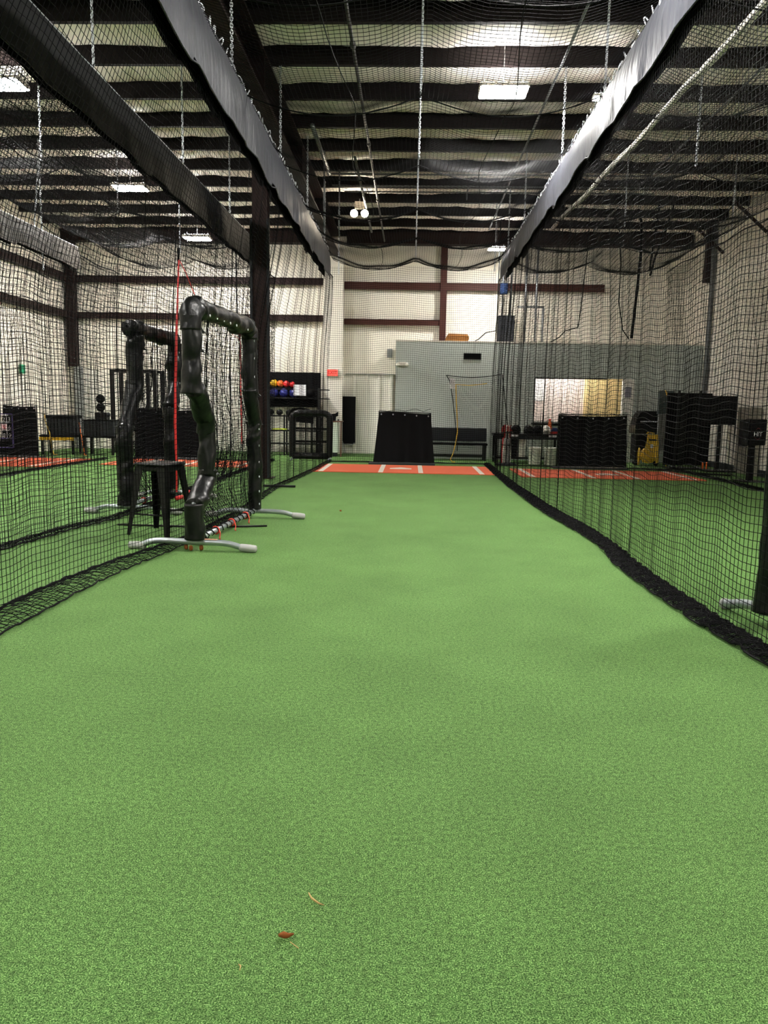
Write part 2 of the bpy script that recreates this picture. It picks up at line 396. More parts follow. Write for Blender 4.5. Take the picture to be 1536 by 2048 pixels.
# ------------------------------------------------------------------ high bay lights
def highbay_proto():
    t = bpy.data.objects.new('high_bay_light', None); COL.objects.link(t)
    b = MB(); b.box(-0.30, 0.30, -0.20, 0.20, 0.0, 0.03); b.prism([(-0.20, 0.03), (0.20, 0.03), (0.10, 0.075), (-0.10, 0.075)], -0.30, 0.30, 'yz'); b.build('housing', M_white, t)
    d = MB(); d.bbox(-0.285, 0.285, -0.18, 0.18, -0.02, 0.0, 0.008); d.build('diffuser', M_lamp, t)
    MB().box(-0.28, 0.28, -0.085, 0.085, 0.076, 0.082).build('ceiling_fill_strip', M_up, t)  # added upward emitter, fill light for the insulation overhead
    for x in (-0.24, 0.24): MB().tube([(x, 0, 0.06), (x, 0, 0.16)], 0.006, 5).build('hanger', M_chrome, t)
    return t
hb = highbay_proto(); first = True
HB = [(1.06, 10.22, 5.14, 'bright high bay light hanging over the centre lane'),
      (-5.25, 14.66, 5.14, 'high bay light over the left lane, second of its row'),
      (-4.97, 18.12, 4.97, 'high bay light nearest the back wall above the left lane'),
      (-5.22, 10.05, 5.14, 'high bay light at the left edge of the photo'),
      (1.89, 18.45, 4.87, 'small looking high bay light near the back wall beside the right valance end'),
      (2.30, 10.4, 5.14, 'high bay light half hidden by the right valance'),
      (1.06, 5.6, 5.14, 'high bay light above the camera in the centre lane'),
      (-5.22, 5.5, 5.14, 'high bay light outside the left edge of the photo'), (-5.22, 0.9, 5.14, 'high bay light behind the camera, left row'),
      (1.06, -3.6, 5.14, 'rearmost high bay light behind the camera'),
      (5.0, 5.6, 5.14, 'high bay light over the near right lane, out of view')]
for x, y, z, lab in HB:
    o = hb if first else copy_tree(hb); first = False
    o.location = (x, y, z); tag(o, lab, 'light', 'high bay lights')
    if 'small' in lab: o.scale = (0.66, 0.66, 0.66)
    if 'half hidden' in lab: o.scale = (0.3, 0.4, 0.6)
    if z + 0.16 < ZP - 0.01:
        MB().tube([(0, 0, 0.075), (0, 0, 5.73 - z)], 0.006, 5).build('drop_rod', M_pipe, o)
sp = thing('twin_spot_light', 'pair of warm round spot heads glowing under the far roof', 'light', (-1.16, 16.68, 5.2))
MB().box(-0.10, 0.10, -0.05, 0.05, 0.10, 0.24).build('housing', M_white, sp)
MB().tube([(0, 0, 0.22), (0, 0, 0.30)], 0.012, 6).build('stem', M_pipe, sp)
for x in (-0.11, 0.11):
    h = MB().lathe([(0.03, 0.10), (0.07, 0.03), (0.085, -0.04), (0.08, -0.045)], (x, 0, 0), 14, 'y').build('spot_head', M_white, sp)
    MB().lathe([(0.078, -0.052), (0.078, -0.046)], (x, 0, 0), 14, 'y').build('lens', M_spot, h)

# ------------------------------------------------------------------ netting
def ripple(y, z, seed, amp):
    r = np.random.RandomState(seed); out = np.zeros_like(y)
    for lam, a in ((2.6, 1.4), (1.1, 1.0), (0.62, 1.0), (0.37, 0.8), (0.24, 0.5)):
        out = out + a * np.sin(2 * pi * y / (lam * r.uniform(0.9, 1.1)) + r.uniform(0, 6) + 0.35 * np.sin(z * r.uniform(0.5, 1.3) + r.uniform(0, 6)))
    return out * amp

def side_net(name, label, Xtop, ztop, foot, y0, y1, seed, amp=0.02, rad=0.0021, pitch=0.045, m=None, inward=1, skirt=0.1, skirt_n=1, sk_pitch=0.02, ds=0.09):
    fy = np.array([p[0] for p in foot]); fx = np.array([p[1] for p in foot])
    def P(u, v):
        t = np.clip(v / ztop, 0, 1); xb = np.interp(u, fy, fx)
        q = np.clip((t - 0.45) / 0.55, 0, 1); x = xb + (Xtop - xb) * q * q * (3 - 2 * q) + ripple(u, v, seed, amp) * (1 - t) ** 0.25 * np.clip((u - 3.0) / 6, 0.3, 1)
        yy = u + 0.012 * np.sin(v * 3 + u * 2.3)
        sag = 0.012 * np.sin(u * 2 * pi / 0.55 + seed) + 0.02 * np.sin(u * 2 * pi / 2.3 + v)
        return np.stack([x, yy, np.maximum(0.012, v + sag * np.clip(v * 2, 0, 1))], -1)
    t = thing(name, label, 'netting', (0, 0, 0))
    link('mesh_panel', string_mesh(name, net_strings(P, (y0, y1), (0.02, ztop), pitch, pitch, rad, ds, (1, 0, 0.01), (0, 0, 1)), rad, m or M_net), t)
    MB().tube([(Xtop, y0 + (y1 - y0) * i / 40, ztop + 0.02 * sin(i * 0.9 + seed)) for i in range(41)], 0.012, 5).build('top_rope', M_rope, t)
    # loose skirt lying along the floor
    def Q(u, v):
        xb = np.interp(u, fy, fx) + ripple(u, u * 0, seed, amp) * 0.25
        wd = skirt(u) if callable(skirt) else skirt
        x = xb + inward * wd * v; hump = np.sin(pi * np.clip(v, 0, 1)) * 0.028
        j = 0.010 * np.sin(u * 71 + v * 13) + 0.008 * np.sin(u * 37 - v * 21)
        return np.stack([x + j * 0.8, u + 0.01 * np.sin(v * 40 + u * 9), np.maximum(0.008, 0.012 + hump + np.abs(j))], -1)
    arrs = []
    for q in range(skirt_n):
        off = q * 0.37
        def Q2(u, v, off=off): 
            p = Q(u + off * 0.02, v); p[..., 2] += off * 0.02; return p
        us = np.arange(y0, y1, sk_pitch); vs = np.linspace(0, 1, 8 if not callable(skirt) else 10); uf = np.arange(y0, y1, 0.05)
        A = Q2(*np.meshgrid(us, np.linspace(0, 1, 7), indexing='ij')); B = Q2(*np.meshgrid(uf, vs, indexing='ij')).transpose(1, 0, 2)
        arrs += [(A, (0, 0.2, 1), rad * 1.25), (B, (0, 0, 1), rad * 1.25)]
    sk = link('net_skirt', string_mesh('net_skirt', arrs, rad, M_net), t); sk['kind'] = 'stuff'
    uf = np.arange(y0, y1, 0.07)
    for v0, r in ((0.0, 0.009), (1.0, 0.006)):
        p = Q(uf, np.full_like(uf, v0)); MB().tube([tuple(q) for q in p], r, 5).build('border_rope', M_rope, t)
    return t, P

L1foot = [(2.5, -2.5), (4.4, -2.43), (5.0, -2.41), (5.6, -2.33), (6.2, -2.22), (7.0, -2.05), (8.5, -1.98), (11.5, -2.06), (13, -1.96), (15, -1.87), (17.1, -1.84)]
side_net('cage_net', 'black netting wall along the left of the centre lane', -1.74, 3.95, L1foot, 1.2, 17.0, 3, 0.012,
         skirt=lambda u: np.interp(u, [3, 5, 6.2, 7.2, 17], [0.30, 0.28, 0.22, 0.09, 0.10]), inward=1, sk_pitch=0.032)
R1foot = [(2.5, 1.95), (3.7, 1.93), (4.4, 1.89), (5.3, 1.86), (6.2, 1.86), (6.8, 1.90), (7.8, 1.91), (9.0, 1.83), (10.5, 1.78), (12.5, 1.74), (15, 1.74), (17.1, 1.76)]
side_net('cage_net', 'black netting wall along the right of the centre lane', 1.82, 3.95, R1foot, 1.2, 17.0, 5, 0.010, 0.0021,
         skirt=lambda u: np.interp(u, [3, 4.4, 6.2, 7, 8, 9, 17], [0.12, 0.17, 0.19, 0.15, 0.19, 0.2, 0.13]), inward=-1, sk_pitch=0.012, skirt_n=2)
L2foot = [(3, -3.3), (6.3, -3.36), (7.3, -3.25), (8.0, -3.08), (11, -3.1), (17, -3.0)]
side_net('cage_net', 'black netting wall behind the stool, right side of the left lane', -3.0, 3.95, L2foot, 4.6, 17.0, 8, 0.016, 0.0024, 0.048, inward=-1, skirt=0.09, ds=0.11)
L3foot = [(5, -6.5), (13, -6.7), (17, -6.6)]
side_net('cage_net', 'farthest left netting wall of the left lane', -6.2, 3.9, L3foot, 8.2, 16.5, 11, 0.018, 0.0025, 0.05, inward=1, skirt=0.08, ds=0.12)
R2foot = [(5, 5.6), (17, 5.6)]
side_net('cage_net', 'outer right netting wall in front of the white side wall', 5.3, 4.15, R2foot, 8.5, 16.8, 13, 0.012, 0.0025, 0.05, inward=1, skirt=0.08, ds=0.12)

ROPE_Y = [1.75, 3.9, 6.05, 8.2, 10.45, 12.7, 14.75, 17.0]
def ceiling_net(name, label, x0, x1, y0, y1, z, seed, rad=0.0022, pitch=0.045, sag=0.20, ropes=True):
    xm = (x0 + x1) / 2; ry = np.array(ROPE_Y)
    def H(x, y):
        a = np.clip((x - x0) / (x1 - x0), 0, 1); s = np.abs(np.sin(2 * pi * a)) ** 0.9
        k = np.interp(y, ry, np.arange(len(ry))); b = np.sin(pi * (k - np.floor(k)))
        return z - s * sag - 0.13 * b * np.sin(pi * a) ** 0.5
    def P(u, v):
        zz = H(u, v) + 0.012 * np.sin(u * 9 + v * 2 + seed) + 0.01 * np.sin(v * 7 + seed)
        return np.stack([u, v + 0.02 * np.sin(u * 3 + seed), zz], -1)
    t = thing(name, label, 'netting')
    link('mesh_panel', string_mesh(name, net_strings(P, (x0, x1), (y0, y1), pitch, pitch, rad, 0.10, (0, 0, 1), (0, 0, 1)), rad, M_net), t)
    if ropes:
        for y in ROPE_Y:
            if not y0 < y < y1 + 0.1: continue
            xs = np.linspace(x0, x1, 33); zz = H(xs, np.full_like(xs, y)) - 0.004
            MB().tube([(a, y, b) for a, b in zip(xs, zz)], 0.007, 5).build('seam_rope', M_rope, t)
        for q in (0.3, 0.72):
            ys = np.linspace(y0, y1, 60); xs = x0 + (x1 - x0) * (q + 0.02 * np.sin(ys * 1.7 + seed)); zz = H(xs, ys)
            MB().tube(list(zip(xs, ys, zz)), 0.005, 4).build('lacing_rope', M_rope, t)
    return t
ceiling_net('ceiling_net', 'sagging black ceiling net over the centre lane', -1.74, 1.82, 1.75, 17.0, 4.34, 1)
ceiling_net('ceiling_net', 'sagging black ceiling net over the left lane', -6.2, -3.0, 5.5, 16.6, 4.30, 2, 0.0023, 0.05)
ceiling_net('ceiling_net', 'sagging black ceiling net over the right lane', 1.82, 5.3, 5.0, 16.8, 4.30, 6, 0.0027, 0.05)

def back_net(name, label, x0, x1, z1, yf, seed, rad=0.0025, pitch=0.046, belly=0.0):
    def P(u, v):
        y = yf(u) + 0.03 * np.sin(u * 2.1 + seed) + 0.05 * np.sin(v * 1.4 + seed) * np.sin(u * 1.2) + ripple(u, v, seed, 0.006) - belly * np.sin(pi * np.clip(v / z1, 0, 1))
        return np.stack([u + 0.02 * np.sin(v * 2.2 + u), y, np.maximum(0.012, v + 0.03 * np.sin(u * 1.9 + seed) * np.clip(v, 0, 1) + 0.015 * np.sin(u * 4 + v))], -1)
    t = thing(name, label, 'netting')
    link('mesh_panel', string_mesh(name, net_strings(P, (x0, x1), (0.02, z1), pitch, pitch, rad, 0.10, (0, 1, 0), (0, 1, 0)), rad, M_net), t)
    xs = np.linspace(x0, x1, 50); p = P(xs, np.full_like(xs, 0.0))
    MB().tube([tuple(q) for q in p], 0.012, 5).build('border_rope', M_rope, t)
    return t
back_net('back_net', 'black net hanging across the far end of the centre lane', -1.86, 1.78, 4.25, lambda u: 17.15 + 0 * u, 2)
back_net('back_net', 'black net across the far end of the left lane', -6.5, -3.0, 4.2, lambda u: 16.85 + 0 * u, 9)
back_net('back_net', 'black net across the far end of the right lane', 1.85, 5.6, 4.2, lambda u: 16.98 - 0.10 * (u - 1.85), 12)

# loose rope-edged net piece tied to the end of the cage
hn = thing('loose_net_panel', 'loose rope-edged net flap with white tag beside the yellow rope', 'netting', (0, 17.75, 0))
def HP(u, v):
    x0 = 0.78 + 0.22 * np.exp(-((1.95 - v) / 0.35)) * 0 + 0.30 * np.clip((1.95 - v) / 1.6, 0, 1) ** 0.55
    return np.stack([x0 + (2.05 - x0) * u, 0.05 * np.sin(u * 9 + v * 2), v + 0.14 * (u - 0.35) ** 2 * np.clip(v, 0, 1) - 0.10 * u * (1 - u)], -1)
uu = np.linspace(0, 1, 27); vv = np.linspace(0.35, 1.95, 36)
A = HP(*np.meshgrid(uu, np.linspace(0.35, 1.95, 16), indexing='ij')); B = HP(*np.meshgrid(np.linspace(0, 1, 14), vv, indexing='ij')).transpose(1, 0, 2)
link('mesh_panel', string_mesh('loose_net', [(A, (0, 1, 0), 0.0018), (B, (0, 1, 0), 0.0018)], 0.002, M_net), hn)
e = [tuple(q) for q in HP(np.zeros(20), np.linspace(0.25, 1.95, 20))] + [tuple(q) for q in HP(np.linspace(0.03, 1, 20), np.full(20, 1.95))] + [(2.12, 0, 1.5), (2.22, 0, 0.8), (2.2, 0, 0.3)]
MB().tube(e, 0.009, 6).build('border_rope', M_rope, hn)
MB().grid(lambda u, v: (0.83 + 0.15 * u + 0.05 * (1 - v), -0.03 + 0.01 * sin(u * 6), 1.66 + 0.23 * v), 4, 4).build('white_tag', M_paper, hn)
yc = thing('yellow_rope', 'thin yellow rope dangling down the loose net at the lane end', 'rope', (0, 17.62, 0))
MB().tube([(1.00, 0, 1.76), (1.02, 0.01, 1.4), (1.05, 0, 1.0), (1.07, 0.02, 0.70), (1.03, 0, 0.42), (0.98, -0.03, 0.20), (0.92, -0.05, 0.07), (0.97, -0.08, 0.014), (1.03, -0.06, 0.012)], 0.011, 6).build('cord', M_cord, yc)
MB().tube([(1.0, 0, 1.76), (1.3, 0.01, 1.74), (1.7, 0.0, 1.79)], 0.008, 6).build('cord_tail', M_cord, yc)

# ------------------------------------------------------------------ vinyl valances
def valance(name, label, X, sgn, y0, y1, seed, mi, zb=3.80, zt=4.34, joints=(), gap=0.11, carab=True, mo=None):
    """sgn +1: the lit sheet faces +X"""
    t = thing(name, label, 'valance')
    r = np.random.RandomState(seed); ph = r.uniform(0, 6, 8)
    def jz(y):
        z = 0
        for j in joints:
            d = y - j
            if -0.9 < d < 0: z -= 0.035 * (1 + d / 0.9)
            if 0 <= d < 0.5: z += 0.02 * (1 - d / 0.5)
        return z
    def fn(u, v, dx, lo):
        y = y0 + (y1 - y0) * u; zlo = zb + lo + jz(y) + 0.010 * sin(y * 2.1 + ph[0]) + 0.004 * sin(y * 5 + ph[1])
        z = zlo + (zt - zlo) * v; a = 1 - v
        x = X + sgn * (dx * (0.25 + 0.75 * min(1, a * 2.2)) + a * (0.012 * sin(y * 6.1 + ph[2] + 0.6 * sin(y * 1.3)) + 0.010 * sin(y * 11 + ph[3] + v * 2.5 + 1.5 * sin(y * 0.9)) * (0.5 + 0.5 * sin(y * 1.7 + ph[5])) + 0.003 * sin(y * 27 + ph[4])))
        return (x, y, z)
    n = int((y1 - y0) * 22)
    MB().grid(lambda u, v: fn(u, v, gap / 2, 0), n, 8).build('inner_sheet', mi, t)
    MB().grid(lambda u, v: fn(u, v, -gap / 2, -0.015), n // 2, 5).build('outer_sheet', mo or M_valdark, t)
    h = MB()
    h.tube([fn(i / 80, 0.0, gap / 2, 0) for i in range(81)], 0.008, 5); h.build('hem', mi, t)
    MB().tube([(X, y0, zt + 0.012), (X, y1, zt + 0.012)], 0.006, 6).build('cable', M_chrome, t)
    if carab:
        me = MB().ring((0, 0, 0), 0.024, 0.006, 'x', 10, 5, 1, 1.7).build('carabiner', M_chrome, mesh_only=True)
        n = int((y1 - y0) / 0.19)
        for i in range(n):
            o = link('carabiner', me, t, (X + sgn * 0.012, y0 + 0.05 + i * 0.19 + r.uniform(-0.03, 0.03), zt + 0.005)); o.rotation_euler = (r.uniform(-.5, .5), r.uniform(-.5, .5), r.uniform(-.6, .6))
    return t
valance('vinyl_valance', 'grey black vinyl valance along the top left of the centre lane', -1.74, 1, 1.2, 16.1, 1, M_val, joints=(6.1, 9.4, 13.3), zt=4.36)
valance('vinyl_valance', 'grey black vinyl valance along the top right of the centre lane', 1.84, -1, 1.2, 16.6, 2, M_val, zb=3.88, zt=4.34, joints=(8.6, 10.6, 14.0))
valance('vinyl_valance', 'dark vinyl valance over the far side of the stool aisle', -3.0, 1, 4.0, 14.6, 3, mat('dark_grey_vinyl', srgb(26, 26, 28), 0.55, spec=0.15, var=0.1, scale=3, bump=0.3, bscale=3), carab=False, zb=3.79, zt=4.28, joints=(9,), gap=0.07)
valance('vinyl_valance', 'pale worn vinyl valance at the far left edge', -6.2, 1, 9.0, 14.5, 4, M_vallight, carab=False, zb=3.66, zt=4.04, joints=(12.2,), gap=0.07)

# ------------------------------------------------------------------ hanging chains
def chain_mesh(length):
    b = MB(); n = int(length / 0.030)
    for i in range(n):
        z = -0.015 - i * 0.030
        if i % 2: b.ring((0, 0, z), 0.0125, 0.0048, 'y', 8, 4, 1, 1.75)
        else: b.ring((0, 0, z), 0.0125, 0.0048, 'x', 8, 4, 1, 1.75)
    return b.build('hanging_chain', M_chrome, mesh_only=True)
CH = {}
def chain(x, y, ztop, zbot, label, group):
    L = round(ztop - zbot, 2)
    if L not in CH: CH[L] = chain_mesh(L)
    o = link('hanging_chain', CH[L], None, (x, y, ztop)); tag(o, label, 'chain', group); o.rotation_euler = (0, 0, random.random() * 3)
    return o
ROWS = [('chains along the left valance', -1.74, 4.37, [7.62, 10.2, 12.9, 15.4], 'left valance of the centre lane'),
        ('chains along the right valance', 1.84, 4.35, [7.86, 10.57, 13.4, 15.9], 'right valance of the centre lane'),
        ('chains down the middle of the centre lane', 0.03, 4.36, [8.0, 10.45, 12.7, 14.75, 16.9], 'seam ropes in the middle of the centre net'),
        ('chains along the aisle valance', -3.0, 4.30, [7.5, 10.14, 12.9], 'dark valance over the stool aisle'),
        ('chains down the middle of the left lane', -4.85, 4.31, [8.2, 10.1, 12.95], 'middle of the left lane net'),
        ('chains down the middle of the right lane', 3.52, 4.31, [8.2, 10.5, 13.35], 'middle of the right lane net'),
        ('chains along the outer right net', 5.3, 4.2, [11.3, 13.65], 'top of the outer right net')]
for g, x, zb, ys, what in ROWS:
    for i, y in enumerate(ys):
        k = math.floor((y - 9.2) / 1.09 + 0.5); yp = 9.2 + 1.09 * k + 0.03
        chain(x, yp if abs(yp - y) < 0.3 else y, ZP + 0.005, zb, ORD[i] + ' chain from the camera holding the ' + what, g)
chain(-6.2, 13.10 , ZP + 0.005, 3.4, 'long vertical chain at the end of the pale valance', 'chains by the pale valance')
o = chain(-6.2, 13.16, ZP + 0.005, 4.0, 'slanting chain beside the long one at the pale valance', 'chains by the pale valance'); o.rotation_euler = (R(3), R(8), 0)
chain(-4.35, 14.68, ZP + 0.005, 4.0, 'chain in front of the lit lamp nearest the left back wall', 'chains by the pale valance')
chain(-1.60, 16.85, ZP + 0.005, 4.0, 'chain at the far end of the left valance', 'chains at the lane end')
chain(1.70, 16.85, ZP + 0.005, 4.1, 'chain at the far end of the right valance', 'chains at the lane end')
for x, y, lab in ((-1.55, 13.59, 'thin hanger rod beside the left valance, left of the pair'), (-1.35, 14.2, 'thin hanger rod beside the left valance, right of the pair')):
    tag(MB().tube([(x, y, 5.62 if x < -1.5 else 5.36), (x, y, 4.2)], 0.012, 6).build('hanger_rod', M_pipe), lab, 'rod', 'hanger rods by the left valance')

pv = thing('white_pipe', 'long white plastic pipe slung under the roof over the right lane', 'pipe')
MB().tube([(2.74 - 0.28 * i / 12, 5.2 + 9.2 * i / 12, 4.46 - 0.05 * sin(pi * i / 12) + 0.02 * sin(i * 1.9)) for i in range(13)], 0.034, 10).build('tube', M_pvc, pv)
for y in (7.0, 9.0, 11.2): MB().ring((2.74 - 0.28 * (y - 5.2) / 9.2, y, 4.43), 0.040, 0.006, 'y', 12, 5).build('strap', M_black, pv)

for i, (pts, r, lab) in enumerate([
    ([(4.75, 17.3, 5.50), (4.85, 17.3, 5.15), (4.86, 17.3, 4.6), (4.83, 17.3, 3.9), (4.78, 17.3, 3.0), (4.80, 17.4, 2.82)], 0.032, 'thick black hose hanging down onto the grey room roof'),
    ([(4.40, 17.9, 5.50), (4.46, 17.6, 5.1), (4.50, 17.5, 4.4), (4.50, 17.5, 3.6), (4.62, 17.5, 3.0), (4.80, 17.6, 2.81)], 0.012, 'thin black cable beside the thick hose'),
    ([(3.80, 17.6, 5.50), (3.78, 17.6, 4.6), (3.70, 17.6, 3.4), (3.66, 17.6, 3.05), (3.4, 17.7, 2.98), (3.3, 17.8, 2.85), (3.3, 18.85, 2.83)], 0.012, 'black cable with a hooked end over the grey room, right of the breaker box'),
    ([(5.05, 16.83, 5.50), (5.02, 16.83, 5.1), (4.95, 16.83, 4.4), (4.93, 16.83, 4.15)], 0.022, 'left of two black straps hanging by the far right net corner'),
    ([(5.35, 16.83, 5.50), (5.22, 16.83, 5.0), (5.02, 16.83, 4.4), (4.95, 16.83, 4.05)], 0.022, 'slanting right one of two black straps by the far right net corner'),
    ([(1.95, 18.3, 5.50), (1.94, 18.3, 3.2), (1.92, 18.3, 3.02), (1.7, 18.4, 2.98), (1.55, 18.5, 2.84), (1.5, 18.9, 2.83)], 0.012, 'black cable dropping to the grey room roof beside the right valance end')]):
    tag(MB().tube(pts, r, 6).build('hanging_cable', M_black), lab, 'cable', 'cables hanging over the grey room')

# ------------------------------------------------------------------ batting mats
def mat_plate(name, label, x0, x1, y0, y1, lines, plate):
    t = thing(name, label, 'mat', ((x0 + x1) / 2, (y0 + y1) / 2, 0)); cx, cy = (x0 + x1) / 2, (y0 + y1) / 2
    MB().bbox(x0 - cx, x1 - cx, y0 - cy, y1 - cy, 0.0, 0.014, 0.004).build('base', M_mat, t)
    for x in lines: MB().box(x - 0.045 - cx, x + 0.045 - cx, y0 - cy + 0.004, y1 - cy - 0.004, 0.014, 0.0165).build('line', M_white, t)
    if plate is not None:
        px, py = plate[0] - cx, plate[1] - cy
        MB().prism([(px - .215, py - .22), (px + .215, py - .22), (px + .215, py), (px, py + .215), (px - .215, py)], 0.014, 0.0168, 'xy').build('home_plate', M_white, t)
    return t
mat_plate('batting_mat', 'orange home plate mat at the end of the centre lane', -1.86, 1.60, 14.40, 16.30, (-1.68, -0.55, 0.21, 1.36), (-0.18, 15.45))
mat_plate('batting_mat', 'orange home plate mat in the right lane', 2.05, 5.40, 14.10, 15.95, (2.26, 3.37, 4.17, 5.20), (3.80, 15.0))
mat_plate('batting_mat', 'orange home plate mat in the left lane behind the screens', -6.15, -3.12, 15.0, 16.62, (-5.45, -4.50, -3.4), (-4.95, 15.8))
mat_plate('batting_mat', 'orange home plate mat at the far left edge', -8.7, -6.78, 14.2, 16.35, (-8.2, -7.15), None)

# ------------------------------------------------------------------ portable backstops with curtains
def backstop(name, label, cx, y, w0, w1, h, seed, rz=0):
    t = thing(name, label, 'backstop', (cx, y, 0), rz)
    r = np.random.RandomState(seed); ph = r.uniform(0, 6, 5)
    def fn(u, v):
        ww = w1 + (w0 - w1) * v; x = (u - 0.5) * ww
        z = 0.05 + (h - 0.05) * v - 0.03 * v * sin(u * 3.0 + ph[4]) * u
        yy = -0.02 - 0.16 * (1 - v) ** 1.5 + (0.03 * sin(u * 9 + ph[0]) + 0.02 * sin(u * 17 + ph[1])) * (1 - 0.55 * v)
        return (x, yy, z)
    MB().grid(fn, 40, 14).build('curtain', M_curtain, t)
    f = MB(); f.tube([(-w0 / 2, 0.02, 0.03), (-w0 / 2, 0.02, h + 0.015), (w0 / 2, 0.02, h + 0.015 - 0.03 * sin(3.0 + ph[4])), (w0 / 2, 0.02, 0.03)], 0.014, 8); f.build('frame', M_blackmetal, t)
    MB().box(-w1 / 2 - 0.10, w1 / 2 + 0.01, -0.26, 0.16, 0.0, 0.028).build('base_board', M_dkgrey, t)
    n = 5
    for i in range(n):
        u = 0.05 + 0.9 * i / (n - 1); p = fn(u, 0.955)
        MB().ring((p[0], p[1] - 0.006, p[2]), 0.011, 0.0045, 'y', 10, 4).build('grommet', M_chrome, t)
    lp = []
    for i in range(60):
        u = i / 59; lp.append(((u - 0.5) * w0, 0.02 + 0.02 * sin(i), h + 0.02 + 0.05 * abs(sin(u * 9 + ph[2])) * (0.3 + u)))
    MB().tube(lp, 0.004, 4).build('lacing_cord', M_rope, t)
    return t
backstop('backstop_curtain', 'black curtain backstop standing behind the centre lane home plate', -0.13, 16.78, 1.12, 1.32, 1.12, 3)
backstop('backstop_curtain', 'black curtain backstop in the right lane in front of the lit window', 3.87, 16.62, 1.44, 1.46, 1.12, 6)
backstop('backstop_curtain', 'black curtain backstop in the left lane behind the screens', -5.30, 16.98, 1.50, 1.55, 1.08, 9)
bz = backstop('backstop_curtain', 'black curtain backstop with numbered white strike grid at far left edge', -8.50, 16.58, 0.72, 0.86, 1.12, 12)
sz = MB()
X0, X1, z0, z1 = -0.42, -0.06, 0.42, 0.94
for x in (X0, X1): sz.box(x - 0.012, x + 0.012, -0.235, -0.225, z0 - 0.20, z1)
for z in (z0 - 0.20, z0, z1): sz.box(X0, X1, -0.235, -0.225, z - 0.010, z + 0.010)
sz.build('strike_zone_frame', M_purple, bz)
g = MB()
for i in (1, 2): g.box(X0 + (X1 - X0) * i / 3 - 0.005, X0 + (X1 - X0) * i / 3 + 0.005, -0.235, -0.226, z0, z1 - 0.05)
for i in (1, 2): g.box(X0, X1 - 0.05, -0.235, -0.226, z0 + (z1 - z0) * i / 3 - 0.005, z0 + (z1 - z0) * i / 3 + 0.005)
g.box(X0 + 0.02, X1 - 0.08, -0.236, -0.226, z1 - 0.035, z1 - 0.012)
g.build('strike_zone_grid', M_paper, bz)
MB().box(X0 + 0.125, X0 + 0.235, -0.234, -0.226, z0 + 0.18, z0 + 0.325).build('centre_square', mat('pink_print', srgb(222, 190, 200), 0.6), bz)
for i, ch in enumerate('123456789'):
    o = link('number', text_mesh('number', ch, 0.125, M_red if ch == '5' else M_paper), bz, (X0 + (X1 - X0) * (i % 3 + 0.5) / 3, -0.239, z1 - 0.04 - (z1 - z0) * (i // 3 + 0.45) / 3)); o.rotation_euler = (R(90), 0, 0)

# ------------------------------------------------------------------ pitching screens
def smooth_path(pts, sub=6):
    P = [Vector(p) for p in pts]; out = []
    for i in range(len(P) - 1):
        p0 = P[max(i - 1, 0)]; p1 = P[i]; p2 = P[i + 1]; p3 = P[min(i + 2, len(P) - 1)]
        for k in range(sub):
            t = k / sub
            out.append(0.5 * ((2 * p1) + (p2 - p0) * t + (2 * p0 - 5 * p1 + 4 * p2 - p3) * t * t + (3 * p1 - p0 - 3 * p2 + p3) * t ** 3))
    out.append(P[-1]); return out

def pad_sleeve(pts, r, seed, par, end_flare=0.0, m=None, n=26, fold=1.0):
    """wrinkled vinyl sleeve wrapped round a pipe"""
    q = []
    P = [Vector(p) for p in pts]
    for a, b in zip(P, P[1:]):
        k = max(2, int((b - a).length / 0.012))
        q += [a + (b - a) * i / k for i in range(k)]
    q.append(P[-1])
    for _ in range(2): q = [q[0]] + [(q[i - 1] + q[i] * 2 + q[i + 1]) / 4 for i in range(1, len(q) - 1)] + [q[-1]]
    rr = np.random.RandomState(seed); N = len(q); ph = rr.uniform(0, 6.3, 12)
    folds = [(rr.uniform(0, N), rr.uniform(2.2, 6.5), rr.uniform(0, 6.3), rr.uniform(0.10, 0.26)) for _ in range(max(4, N // 6))]
    def wob(i, k):
        a = 2 * pi * k / n; w = fold * 0.022 * sin(5 * a + i * 0.33 + ph[3]) * sin(i * 0.09 + ph[4]) + 0.05 * sin(2 * a + i * 0.07 + ph[0]) + 0.04 * sin(3 * a - i * 0.11 + ph[1]) + 0.03 * sin(a + i * 0.21 + ph[2])
        for c, s, fa, am in folds:
            d = (i - c - 4 * sin(a - fa)) / s
            if abs(d) < 3: w += fold * am * math.exp(-d * d) * max(0, cos(a - fa)) * (1 if s > 4 else -0.8)
        return w
    rs = [r * (1 + end_flare * (max(0, 1 - i / 4) + max(0, 1 - (N - 1 - i) / 4))) for i in range(N)]
    b = MB(); b.tube(q, rs, n, True, True, 1.0, wob)
    return b.build('pad', m or M_pad, par)

def flap(par, p, d, out, size, m=None):
    """loose folded end of a vinyl sleeve: curved triangular sheet"""
    size *= 0.62; p = Vector(p); d = Vector(d).normalized(); o = Vector(out).normalized(); q = d.cross(o)
    def fn(u, v):
        wv = 1 - 0.75 * u
        a = p + o * (size * u) + d * (size * 0.9 * (v - 0.5) * wv) + q * (0.25 * size * sin(pi * v) * (1 - u) + 0.10 * size * sin(3 * u + 5 * v))
        return tuple(a)
    b = MB().grid(fn, 7, 7)
    n = len(b.v); b.v += [(x + q.x * .004, y + q.y * .004, z + q.z * .004) for x, y, z in b.v]; b.f += [tuple(k + n for k in f)[::-1] for f in b.f]; b.sm += [True] * len(b.f[len(b.sm):])
    return b.build('sleeve_flap', m or M_pad, par)

def grommets(par, pts, off, n=1):
    for p in pts:
        MB().ring((p[0] + off[0], p[1] + off[1], p[2] + off[2]), 0.009, 0.004, 'x', 10, 5).build('grommet', M_chrome, par)

